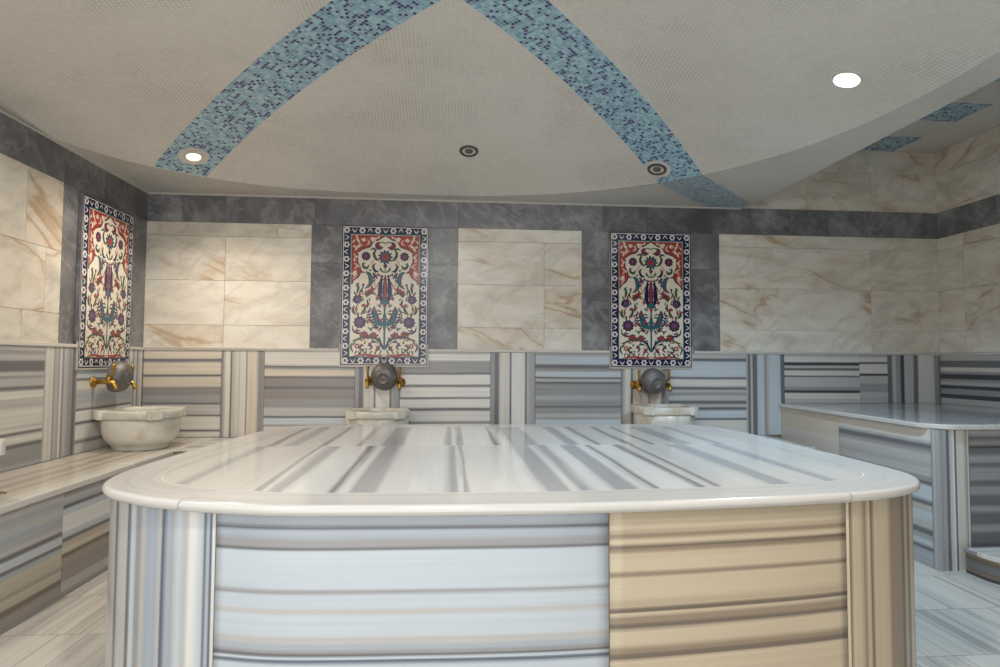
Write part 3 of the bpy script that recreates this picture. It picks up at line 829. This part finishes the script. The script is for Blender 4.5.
# low step with a rounded end in front of it
ZS = EYE - .9966
st = tag(empty('stone_step', (3.4, 3.0, 0)), 'low stone step with a rounded end in front of the right corner bench', 'step')
o3 = Vector((3.4, 3.0, 0))
def step_out(d):
    r = .34 - d; cx_, cy_ = 2.80 + .34, 3.205
    return [(2.80 + d, 3.205)] + [(cx_ + r * math.cos(a), cy_ - .09 + r * math.sin(a)) for a in [math.radians(180 + 90 * k / 16) for k in range(17)]] + [(XR - TD - .002, 3.115 - r)]
B['step'] = bands('step_side', 0, 1, [(0, 'o'), (.12, 'q'), (.3, 'd'), (.6, 'q'), (.85, 'D')], fine=.5)
wallpart(list(step_out(.015)), B['step'], 'riser', 'h', st, o3, ZS - .025)
mb = MB(); ot = step_out(0) + [(XR - TD - .002, 3.205)]
mb.face([Vector((x, y, ZS)) - o3 for x, y in ot], [(x, y) for x, y in ot])
mb.face([Vector((x, y, ZS - .025)) - o3 for x, y in reversed(ot)], [(x, y) for x, y in reversed(ot)])
for i in range(len(ot)):
    a, b = ot[i], ot[(i + 1) % len(ot)]
    mb.face([Vector((a[0], a[1], ZS - .025)) - o3, Vector((b[0], b[1], ZS - .025)) - o3, Vector((b[0], b[1], ZS)) - o3, Vector((a[0], a[1], ZS)) - o3], [(a[0], a[1])] * 4)
mb.build('tread', [M['striped_dark']], st, bevel=.004)

# ------------------------------------------------------------------ basins
def make_basin():
    r = empty('marble_basin')
    mb = MB()
    mb.lathe([(0, 0), (.185, 0), (.192, .006), (.192, .022), (.200, .03), (.222, .045), (.246, .075), (.260, .115), (.265, .16), (.265, .205), (.225, .205), (.215, .16), (.19, .10), (.13, .06), (0, .05)], 64)
    mb.build('bowl', [M['basin']], r)
    mb = MB()
    mb.lathe([(.225, .205), (.266, .2055), (.276, .209), (.279, .215), (.279, .252), (.275, .259), (.268, .262), (.232, .262), (.226, .258), (.222, .25), (.222, .206), (.225, .205)], 64)
    mb.build('rim', [M['basin']], r)
    for k in range(4):
        a = k * PI / 2
        mb = MB(); R0, R1, w = .262, .306, .055
        pts = [(R0, -w), (R1 - .012, -w), (R1, -w + .012), (R1, w - .012), (R1 - .012, w), (R0, w)]
        def rot(p): return (p[0] * math.cos(a) - p[1] * math.sin(a), p[0] * math.sin(a) + p[1] * math.cos(a))
        z0, z1 = .204, .2635
        P = [rot(p) for p in pts]
        mb.face([(x, y, z1) for x, y in P]); mb.face([(x, y, z0) for x, y in reversed(P)])
        for i in range(6):
            (ax, ay), (bx, by) = P[i], P[(i + 1) % 6]
            mb.face([(ax, ay, z0), (bx, by, z0), (bx, by, z1), (ax, ay, z1)])
        mb.build('lug', [M['basin']], r, bevel=.004)
    return r
basin = make_basin()
def place_basin(first, x, y, rzd, label, stained=False):
    b = basin if first else copy_tree(basin)
    b.location = (x, y, ZBENCH + .0006); b.rotation_euler = (0, 0, math.radians(rzd))
    tag(b, label, 'basin')
    if stained:
        for ch in b.children:
            ch.data = ch.data.copy(); ch.data.materials[0] = M['basin_stained']
    return b
basin_c = place_basin(True, -2.083, 4.41, -48, 'whole round white marble basin standing in the corner of the left bench'); basin_c.scale = (.90, .90, 1)
basin_mid = place_basin(False, -.53, 4.70, 45, 'marble basin below the centre tile panel, showing only its rim above the platform'); basin_mid.scale = (.86, .86, .88)
basin_st = place_basin(False, 1.66, 4.70, 45, 'brown-stained marble basin below the tile panel nearest the right bench', True); basin_st.scale = (.86, .86, 1.0)
place_basin(False, -2.06, 2.585, 34, 'marble basin cut off by the left picture edge, only one lug showing')

# ------------------------------------------------------------------ taps and bowls
def make_tap():
    """built with the wall at y = 0 and the tap reaching out towards -y"""
    r = empty('brass_tap')
    Rx = Matrix.Rotation(PI / 2, 4, 'X')
    mb = MB(); mb.lathe([(0, 0), (.036, 0), (.036, .006), (.03, .012), (.018, .018), (.015, .03), (0, .03)], 28, M=Rx)
    mb.build('wall_flange', [M['brass']], r)
    mb = MB(); mb.tube([(0, -.02, 0), (0, -.07, 0), (0, -.10, .002), (0, -.13, -.006), (0, -.145, -.03), (0, -.15, -.05)], [.013, .014, .018, .016, .013, .014])
    mb.build('spout', [M['brass']], r)
    mb = MB()
    mb.tube([(0, -.1, -.01), (0, -.1, .02), (0, -.1, .035)], [.014, .014, .012])
    mb.tube([(0, -.1, .03), (0, -.12, .045), (0, -.128, .07), (0, -.128, .1), (0, -.126, .118)], [.009, .008, .008, .011, .013])
    mb.build('lever', [M['brass']], r)
    return r
tap = make_tap(); tap_used = [0]
def place_tap(x, y, z, rzd, label, lean=0):
    t = tap if not tap_used[0] else copy_tree(tap); tap_used[0] = 1
    t.location = (x, y, z); t.rotation_euler = (0, lean, math.radians(rzd)); tag(t, label, 'tap')
YW = YB - TD
place_tap(-.630, YW, EYE - .16, 0, 'brass tap on the left of the grey bowl under the centre tile panel')
place_tap(-.384, YW, EYE - .17, 0, 'brass tap on the right of the grey bowl under the centre tile panel')
place_tap(1.510, YW, EYE - .185, 0, 'brass tap on the left of the grey bowl under the panel nearest the right bench')
place_tap(1.757, YW, EYE - .18, 0, 'brass tap on the right of the grey bowl under the panel nearest the right bench')
XW = XL + TD
place_tap(XW, 4.30, EYE - .15, 90, 'brass tap nearer the viewer on the left wall above the whole basin')
place_tap(XW, 4.55, EYE - .16, 90, 'brass tap nearer the corner on the left wall above the whole basin')

def make_bowl():
    """bath bowl turned with its round underside facing out (-y)"""
    r = empty('hanging_bath_bowl')
    Rx = Matrix.Rotation(PI / 2, 4, 'X')
    prof = [(.130, -.058), (.134, -.055), (.136, -.05), (.135, -.02), (.128, .005), (.112, .028), (.088, .043), (.064, .0495), (.058, .051), (.056, .056), (.049, .056), (.046, .049), (.02, .046), (.016, .048), (0, .0485)]
    inner = [(0, .043), (.03, .044), (.086, .038), (.108, .024), (.124, .002), (.131, -.02), (.131, -.052), (.130, -.058)]
    mb = MB(); mb.lathe(prof, 56, M=Rx); mb.build('shell', [M['pewter']], r)
    mb = MB(); mb.lathe(inner, 56, M=Rx); mb.build('lining', [M['pewter']], r)
    return r
bowl = make_bowl()
def place_bowl(first, x, y, z, rx, rz_, label):
    b = bowl if first else copy_tree(bowl)
    b.location = (x, y, z); b.rotation_euler = (math.radians(rx), 0, math.radians(rz_)); b.scale = (.76, .9, .79); tag(b, label, 'bowl')
place_bowl(True, -.507, YW - .13, EYE - .128, 9, -4, 'grey metal bath bowl hanging between the taps under the centre tile panel')
place_bowl(False, 1.634, YW - .13, EYE - .158, 9, 6, 'grey metal bath bowl hanging between the taps under the tile panel nearest the right bench')
place_bowl(False, XW + .12, 4.425, EYE - .122, 8, 90, 'grey metal bath bowl hanging from the taps on the left wall')

# drain
dr = tag(empty('floor_drain', (-2.0, 2.93, ZBENCH)), 'small round metal drain cover in the left bench top at the picture edge', 'drain')
mb = MB(); mb.lathe([(.045, 0), (.045, .003), (.036, .004), (.036, .002), (0, .002)], 32); mb.build('cover', [M['steel']], dr)
mb = MB()
for k in range(8):
    a = 2 * PI * k / 8
    mb.lathe([(0, .0025), (.005, .0025), (.005, .002)], 10, (.022 * math.cos(a), .022 * math.sin(a), 0))
mb.build('hole_ring', [M['bezel_dark']], dr)

# ------------------------------------------------------------------ painted tile panels
PW, PH, PT = .682, 1.112, .038
COL = {'cream': rgb(222, 212, 194), 'navy': rgb(28, 30, 70), 'blue': rgb(52, 78, 140), 'teal': rgb(46, 96, 104), 'red': rgb(154, 60, 48), 'green': rgb(60, 76, 46),
       'purple': rgb(100, 50, 78), 'white': rgb(226, 220, 208), 'pink': rgb(206, 160, 144), 'edge': rgb(196, 188, 176)}
for k, c in COL.items(): M['glaze_' + k] = plain('glaze_' + k, c, .16)
GK = list(COL.keys())

class Paint:
    """flat glaze shapes in panel units: x -0.5..0.5 (width), y 0 (top) .. PH/PW (bottom); front is -y"""
    def __init__(self): self.mb = MB(); self.layer = 0
    def poly(self, pts, c):
        self.layer += 1
        d = PT + .0004 + self.layer * 1.2e-6
        q = [(x * PW, -d, PH - y * PW) for x, y in pts]
        self.mb.face(q, [(p[0], p[2]) for p in q], GK.index(c))
    def disc(self, x, y, r, c, n=14, sy=1): self.poly([(x + r * math.cos(2 * PI * k / n), y + sy * r * math.sin(2 * PI * k / n)) for k in range(n)], c)
    def flower(self, x, y, r, n, c, depth=.25, rot=0):
        self.poly([(x + r * (1 - depth * (.5 - .5 * math.cos(n * a))) * math.cos(a + rot), y + r * (1 - depth * (.5 - .5 * math.cos(n * a))) * math.sin(a + rot)) for a in [2 * PI * k / (n * 6) for k in range(n * 6)]], c)
    def stroke(self, pts, w, c, taper=True, n=14):
        """ribbon along a smooth curve; leaf-shaped when tapered"""
        P = [Vector(p) for p in pts]
        def at(t):
            k = len(P) - 1; s = t * k; i = min(int(s), k - 1); f = s - i
            p0, p1, p2, p3 = P[max(i - 1, 0)], P[i], P[i + 1], P[min(i + 2, k)]
            return .5 * ((2 * p1) + (-p0 + p2) * f + (2 * p0 - 5 * p1 + 4 * p2 - p3) * f * f + (-p0 + 3 * p1 - 3 * p2 + p3) * f ** 3)
        L, R = [], []
        for j in range(n + 1):
            t = j / n; a = at(t); d = at(min(1, t + .02)) - at(max(0, t - .02))
            if d.length < 1e-9: d = Vector((0, 1))
            d.normalize(); nn = Vector((-d.y, d.x))
            ww = w * (math.sin(PI * min(max(t, .03), .97)) ** .8 if taper else 1) / 2
            L.append(a + nn * ww); R.append(a - nn * ww)
        for j in range(n):
            self.layer += 0
            d = PT + .0004 + self.layer * 1.2e-6
            q = [(p.x * PW, -d, PH - p.y * PW) for p in (L[j], L[j + 1], R[j + 1], R[j])]
            self.mb.face(q, None, GK.index(c))
        self.layer += 1
    def both(self, fn):
        fn(1); fn(-1)

def make_panel():
    r = empty('tile_panel')
    mats = [M['glaze_' + k] for k in GK]
    mb = MB(); zs_ = .17
    mb.box(-PW / 2 - .008, PW / 2 + .008, -PT, -TD - .0006, -.012, zs_, 0, 'x'); mb.box(-PW / 2 - .008, PW / 2 + .008, -PT, -TU - .0006, zs_, PH + .004, 1, 'x')
    mb.build('backing', [M['glaze_edge'], M['grey']], r)
    A = PH / PW
    # border
    p = Paint()
    bw = .105
    p.poly([(-.5, 0), (.5, 0), (.5, A - .0), (-.5, A - .0)], 'navy')
    p.poly([(-.5 + .012, .012), (.5 - .012, .012), (.5 - .012, .020), (-.5 + .012, .020)], 'white')
    for s in (1, -1):
        p.poly([(s * .488, .012), (s * .480, .012), (s * .480, A - .012), (s * .488, A - .012)], 'white')
    p.poly([(-.488, A - .020), (.488, A - .020), (.488, A - .012), (-.488, A - .012)], 'white')
    def bflower(x, y):
        p.flower(x, y, .038, 6, 'white', .25); p.disc(x, y, .019, 'blue', 8); p.disc(x, y, .009, 'red', 6)
    def bwave(x, y, horiz, s):
        if horiz: p.stroke([(x - .03, y + s * .022), (x, y - s * .02), (x + .03, y + s * .022)], .012, 'white'); p.disc(x, y + s * .012, .009, 'teal', 6)
        else: p.stroke([(x + s * .022, y - .03), (x - s * .02, y), (x + s * .022, y + .03)], .012, 'white'); p.disc(x + s * .012, y, .009, 'teal', 6)
    nx = 6; ny = 10
    for i in range(nx):
        x = -.447 + .894 * i / (nx - 1)
        for yy in (.055, A - .055):
            bflower(x, yy)
            if i < nx - 1: bwave(x + .447 / (nx - 1), yy, True, 1 if i % 2 else -1)
    for j in range(ny):
        y = .055 + (A - .11) * j / (ny - 1)
        for s in (1, -1):
            if 0 < j < ny - 1: bflower(s * .447, y)
            if j < ny - 1: bwave(s * .447, y + (A - .11) / (ny - 1) / 2, False, 1 if j % 2 else -1)
    p.mb.build('border', mats, r, merge=False)
    # field
    p = Paint(); p.layer = 1000
    x0 = .5 - bw
    p.poly([(-x0 - .012, bw - .012), (x0 + .012, bw - .012), (x0 + .012, A - bw + .012), (-x0 - .012, A - bw + .012)], 'teal')
    p.poly([(-x0, bw), (x0, bw), (x0, A - bw), (-x0, A - bw)], 'cream')
    def Z(x, y): return ((x - 231) / 355.0, (y - 45) / 355.0)       # sketch units of the panel
    def m(s, pts): return [(s * a, b) for a, b in (Z(*q) for q in pts)]
    def side(s):
        # red spandrel under the cusped arch
        arch = [(95, 290), (103, 272), (122, 258), (131, 235), (126, 212), (118, 195), (118, 165), (128, 148), (150, 138), (168, 132), (180, 112), (200, 104), (218, 92), (231, 84)]
        p.poly(m(s, [(92, 84)] + [(92, 290)] + arch), 'red')
        p.stroke(m(s, arch), .014, 'navy', False, 30)
        for q in ([(98, 270), (112, 250), (100, 232)], [(104, 228), (116, 212), (102, 200)], [(100, 190), (110, 176), (100, 160)], [(112, 146), (122, 128), (140, 126)], [(150, 126), (164, 116), (156, 100)],
                  [(172, 104), (190, 98), (206, 92)], [(98, 110), (112, 104), (120, 92)], [(128, 98), (140, 108), (150, 96)]):
            p.stroke(m(s, q), .028, 'pink'); 
        for q in ([(100, 255), (108, 244), (104, 238)], [(106, 150), (112, 140), (108, 128)], [(168, 96), (178, 104), (186, 96)]):
            p.stroke(m(s, q), .02, 'cream')
        p.flower(*m(s, [(120, 108)])[0], .042, 7, 'red', .3); p.disc(*m(s, [(120, 108)])[0], .016, 'cream', 8)
        # top sprays and leaves
        p.stroke(m(s, [(231, 118), (214, 112), (198, 128), (190, 138)]), .012, 'green', False)
        p.stroke(m(s, [(206, 112), (196, 124), (204, 138), (222, 134)]), .05, 'purple'); p.stroke(m(s, [(200, 118), (206, 128), (216, 132)]), .016, 'red')
        p.stroke(m(s, [(196, 140), (184, 160), (192, 182), (206, 190)]), .034, 'green')
        p.flower(*m(s, [(152, 172)])[0], .056, 9, 'navy', .2); p.flower(*m(s, [(152, 172)])[0], .042, 8, 'purple', .3); p.disc(*m(s, [(152, 172)])[0], .014, 'red', 8)
        p.stroke(m(s, [(140, 196), (140, 214), (156, 222), (164, 206)]), .034, 'green')
        p.stroke(m(s, [(168, 146), (184, 140), (192, 152)]), .024, 'green')
        p.stroke(m(s, [(190, 200), (182, 216), (190, 232), (206, 236)]), .03, 'navy'); p.stroke(m(s, [(186, 186), (176, 200), (174, 222)]), .02, 'pink')
        p.stroke(m(s, [(210, 215), (216, 232), (231, 240)]), .02, 'green')
        # blue curved saz leaves
        p.stroke(m(s, [(152, 236), (168, 250), (172, 284), (150, 308)]), .055, 'teal'); p.stroke(m(s, [(156, 244), (166, 262), (164, 286)]), .016, 'purple')
        p.stroke(m(s, [(178, 240), (188, 252), (180, 268)]), .034, 'purple')
        # red tulips either side
        p.stroke(m(s, [(206, 280), (196, 300), (176, 316), (150, 328)]), .012, 'green', False)
        p.stroke(m(s, [(192, 310), (176, 312), (158, 322), (144, 334)]), .040, 'red'); p.stroke(m(s, [(190, 320), (172, 326), (150, 334)]), .03, 'red'); p.stroke(m(s, [(186, 316), (168, 320), (156, 328)]), .012, 'navy')
        # tulip beside the axis: leaf scrolls
        p.stroke(m(s, [(202, 262), (188, 276), (192, 300), (206, 310)]), .02, 'pink')
        p.stroke(m(s, [(118, 285), (122, 305), (116, 330)]), .032, 'green'); p.stroke(m(s, [(104, 318), (110, 330), (116, 338)]), .02, 'green'); p.stroke(m(s, [(142, 300), (132, 318), (124, 334)]), .024, 'green')
        # rosettes
        for (cx_, cy_, rr) in ((119, 352, .056), (130, 447, .075)):
            c = m(s, [(cx_, cy_)])[0]
            p.flower(*c, rr, 10, 'navy', .18); p.flower(*c, rr * .8, 10, 'purple', .3); p.disc(*c, rr * .42, 'blue', 10); p.disc(*c, rr * .24, 'red', 8)
        p.stroke(m(s, [(122, 372), (112, 392), (120, 412), (126, 424)]), .012, 'green', False)
        p.stroke(m(s, [(106, 376), (102, 400), (114, 416)]), .034, 'green'); p.stroke(m(s, [(146, 368), (150, 392), (134, 410)]), .030, 'green'); p.stroke(m(s, [(158, 350), (162, 372), (154, 384)]), .026, 'navy')
        p.stroke(m(s, [(100, 460), (106, 484), (130, 492), (150, 486)]), .022, 'navy')
        # fern sprays
        p.stroke(m(s, [(164, 392), (172, 430), (190, 462), (214, 486)]), .010, 'navy', False)
        for k in range(7):
            t = k / 6; bx, by = 163 + 34 * t, 400 + 66 * t
            p.stroke(m(s, [(bx - 14, by + 2), (bx + 2, by + 4), (bx + 14, by - 8)]), .018, 'purple' if k % 2 else 'navy')
        # teal leaves of the central flower
        p.stroke(m(s, [(228, 460), (206, 446), (192, 416), (188, 380)]), .075, 'teal'); p.stroke(m(s, [(222, 446), (206, 430), (198, 404)]), .018, 'purple'); p.stroke(m(s, [(184, 385), (180, 405), (190, 430)]), .016, 'navy')
        # big bottom leaves and blossoms
        p.stroke(m(s, [(229, 556), (205, 524), (165, 508), (100, 524)]), .055, 'green'); p.stroke(m(s, [(222, 544), (196, 522), (160, 514), (120, 520)]), .016, 'cream')
        for (cx_, cy_) in ((150, 498), (186, 502)):
            c = m(s, [(cx_, cy_)])[0]; p.flower(*c, .048, 7, 'purple', .3); p.flower(*c, .03, 6, 'red', .3)
        p.stroke(m(s, [(226, 560), (216, 530), (210, 506)]), .02, 'navy')
        c = m(s, [(121, 545)])[0]; p.flower(*c, .036, 7, 'red', .35); p.disc(*c, .012, 'cream', 6)
        p.stroke(m(s, [(142, 540), (132, 552), (140, 566)]), .026, 'green'); p.stroke(m(s, [(100, 530), (96, 552), (106, 572)]), .022, 'green')
        p.stroke(m(s, [(170, 535), (180, 548), (168, 562)]), .024, 'purple'); p.stroke(m(s, [(196, 540), (204, 556), (196, 570)]), .022, 'navy')
        for k in range(6):
            bx = 112 + 20 * k
            p.stroke(m(s, [(bx, 582), (bx + 4, 570), (bx + 10, 562)]), .016, 'green' if k % 2 else 'purple')
        p.stroke(m(s, [(104, 586), (150, 580), (190, 584), (231, 580)]), .026, 'red')
        for k in range(5): p.stroke(m(s, [(120 + 24 * k, 584), (124 + 24 * k, 594)]), .016, 'red', False, 3)
    p.both(side)
    rs = random.Random(5)
    for k in range(86):
        x = rs.uniform(104, 222); y = rs.uniform(215, 575)
        if x < 135 and y < 285: continue
        a = rs.uniform(0, 2 * PI); l1 = rs.uniform(7, 13); cc = rs.choice(['green', 'navy', 'green', 'purple', 'red', 'teal'])
        bx, by = x + l1 * math.cos(a), y + l1 * math.sin(a); cx_, cy_ = bx + l1 * math.cos(a + .9), by + l1 * math.sin(a + .9)
        for s in (1, -1):
            p.stroke(m(s, [(x, y), (bx, by), (cx_, cy_)]), .018, cc, True, 6)
            if k % 3 == 0: p.flower(*m(s, [(cx_, cy_)])[0], .018, 5, rs.choice(['purple', 'red']) if s == 1 else 'purple', .3)
    for k in range(70):
        x = rs.uniform(97, 205); y = rs.uniform(92, 275)
        top = 100 + max(0, 200 - x) * .55 if x > 130 else 270
        if x > 130 and y > top: continue
        if x > 120 and y > 150: continue
        a = rs.uniform(0, 2 * PI)
        for s in (1, -1):
            p.stroke(m(s, [(x, y), (x + 6 * math.cos(a), y + 6 * math.sin(a)), (x + 6 * math.cos(a) + 6 * math.cos(a + 1.2), y + 6 * math.sin(a) + 6 * math.sin(a + 1.2))]), .016, 'cream', True, 6)
    # axis
    c = Z(231, 175)
    p.flower(*c, .088, 11, 'navy', .30); p.flower(*c, .068, 11, 'teal', .25); p.flower(*c, .044, 9, 'red', .2)
    p.flower(*Z(231, 212), .028, 6, 'purple', .3); p.stroke([Z(231, 200), Z(231, 240)], .012, 'green', False)
    p.stroke([Z(231, 372), Z(231, 470), Z(231, 560)], .022, 'teal', False)
    for (dx, w, cc) in ((-17, .05, 'navy'), (17, .05, 'navy'), (0, .06, 'purple')):
        p.stroke([Z(231 + dx * .5, 372), Z(231 + dx * 1.15, 335), Z(231 + dx * 1.1, 295), Z(231 + dx * .75, 248)], w, cc)
    p.stroke([Z(231, 362), Z(231, 310), Z(231, 262)], .022, 'red')
    p.flower(*Z(231, 362), .045, 6, 'teal', .2); p.flower(*Z(231, 379), .024, 6, 'red', .3)
    p.stroke([Z(231, 402), Z(231, 440), Z(231, 486)], .05, 'teal')
    p.mb.build('painted_field', mats, r, merge=False)
    return r
panel = make_panel()
zpan = EYE - .036
def place_panel(first, l, rzd, label):
    b = panel if first else copy_tree(panel)
    b.location = l; b.rotation_euler = (0, 0, math.radians(rzd)); tag(b, label, 'tile panel')
place_panel(True, (-.519, YB, zpan), 0, 'floral painted tile panel hanging in the middle of the three painted panels')
place_panel(False, (1.650, YB, zpan - .005), 0, 'floral painted tile panel on the back wall nearest the right bench')
place_panel(False, (XL, 4.42, zpan - .02), 90, 'floral painted tile panel on the left wall above the corner basin')
bpy.data.objects['tile_panel.002'].scale = (.92, 1, 1)

# ------------------------------------------------------------------ ceiling lamps
def emit(name, c, s):
    t = NT(name); t.b.inputs['Emission Color'].default_value = c; t.b.inputs['Emission Strength'].default_value = s
    t.b.inputs['Base Color'].default_value = (.9, .9, .9, 1); return t.mat
M['lamp_warm'] = emit('lamp_warm_on', (1, .86, .58, 1), 1.7)
M['lamp_cool'] = emit('lamp_cool_on', (.80, .92, 1, 1), 22)

def downlight(x, y, label, lens_mat, ring_mat, R=.062, lens=.72):
    z = dome_z(x, y); e = .01
    n = Vector((dome_z(x + e, y) - dome_z(x - e, y), dome_z(x, y + e) - dome_z(x, y - e), -2 * e)).normalized()    # downwards
    r = empty('ceiling_lamp', (x, y, z))
    q = Vector((0, 0, -1)).rotation_difference(n); r.rotation_mode = 'QUATERNION'; r.rotation_quaternion = q
    mb = MB(); mb.lathe([(R * (lens - .02), .012), (R * lens, -.008), (R * (lens + .06), -.011), (R * .97, -.006), (R, 0), (R, .006)], 40)
    mb.build('bezel', [ring_mat], r)
    mb = MB(); mb.lathe([(R * lens, .004), (R * .6 * lens, .002), (R * .58 * lens, -.004), (R * .28 * lens, -.008), (0, -.009)] if lens < .8 else [(R * lens, .004), (R * .9 * lens, -.006), (R * .5 * lens, -.014), (0, -.016)], 32)
    mb.build('lens', [lens_mat], r)
    tag(r, label, 'ceiling lamp')
    return r, n
downlight(-1.742, 4.285, 'lit warm white ceiling lamp in the blue mosaic rib over the left corner', M['lamp_warm'], M['plaster'], .058, .84)
downlight(.122, 4.315, 'unlit grey ceiling lamp in plain white mosaic between the two blue ribs', M['lens'], M['bezel_dark'], .068)
downlight(1.444, 4.197, 'unlit ceiling lamp ringed by white tiles in the blue rib on the right', M['lens'], M['bezel_dark'], .068)
downlight(1.961, 2.871, 'bright cool white ceiling lamp in plain mosaic near the right edge of the dome', M['lamp_cool'], M['plaster'], .068, .86)

# ------------------------------------------------------------------ light
def spot(name, l, target, power, c, size=120, blend=.6, rad=.06):
    d = bpy.data.lights.new(name, 'SPOT'); d.energy = power; d.color = c; d.spot_size = math.radians(size); d.spot_blend = blend; d.shadow_soft_size = rad
    o = bpy.data.objects.new(name, d); col.objects.link(o); o.location = l
    o.rotation_euler = (Vector(target) - Vector(l)).to_track_quat('-Z', 'Y').to_euler()
    return o
COOL = (.52, .76, 1)
def lamp_z(x, y): return dome_z(x, y) - .05
spot('lamp_light_warm', (-1.72, 4.25, lamp_z(-1.742, 4.285) - .02), (-1.6, 4.0, 0), 60, (1, .88, .74), 150, .8)
spot('lamp_light_cool', (1.94, 2.87, lamp_z(1.961, 2.871)), (2.1, 2.9, 0), 140, COOL, 150, .8)
# added unseen spots without fittings, set round the dome to tint and fill
spot('added_spot_front_cool', (-1.3, .75, lamp_z(-1.3, .75)), (-.3, 1.75, .3), 30, (.42, .70, 1), 75, .5)
spot('added_spot_front_warm', (1.5, .95, lamp_z(1.5, .95)), (1.25, 1.75, .35), 24, (1, .80, .56), 42, .35)
spot('added_spot_left_warm', (-2.0, 2.3, lamp_z(-2.0, 2.3)), (-2.0, 2.5, 0), 45, (1, .88, .74), 150, .8)

spot('added_fill_centre', (-.1, .85, lamp_z(-.1, .85)), (.1, 2.3, 0), 105, (1, .97, .93), 140, .8)  # added fill, mainly for the platform top
w = bpy.data.worlds.new('world_fill'); scn.world = w; w.use_nodes = True  # even fill light let in through the open back
bg = w.node_tree.nodes['Background']; bg.inputs[0].default_value = (.96, .98, 1, 1); bg.inputs[1].default_value = 2.3

# ------------------------------------------------------------------ camera
yaw, pitch, roll, F = .0809, .0452, .0055, 618.15
f = Vector((math.sin(yaw) * math.cos(pitch), math.cos(yaw) * math.cos(pitch), math.sin(pitch)))
r = f.cross(Vector((0, 0, 1))).normalized(); u = r.cross(f)
r2 = r * math.cos(roll) + u * math.sin(roll); u2 = -r * math.sin(roll) + u * math.cos(roll)
cd = bpy.data.cameras.new('camera'); cam = bpy.data.objects.new('camera', cd); col.objects.link(cam)
mat = Matrix(((r2.x, u2.x, -f.x, 0), (r2.y, u2.y, -f.y, 0), (r2.z, u2.z, -f.z, EYE), (0, 0, 0, 1)))
cam.matrix_world = mat
cd.sensor_width = 36; cd.lens = 36 * F / 1000; cd.clip_start = .02
scn.camera = cam

scn.view_settings.view_transform = 'Standard'; scn.view_settings.look = 'None'
scn.view_settings.gamma = 1; scn.view_settings.use_curve_mapping = False
scn.view_settings.exposure = 0
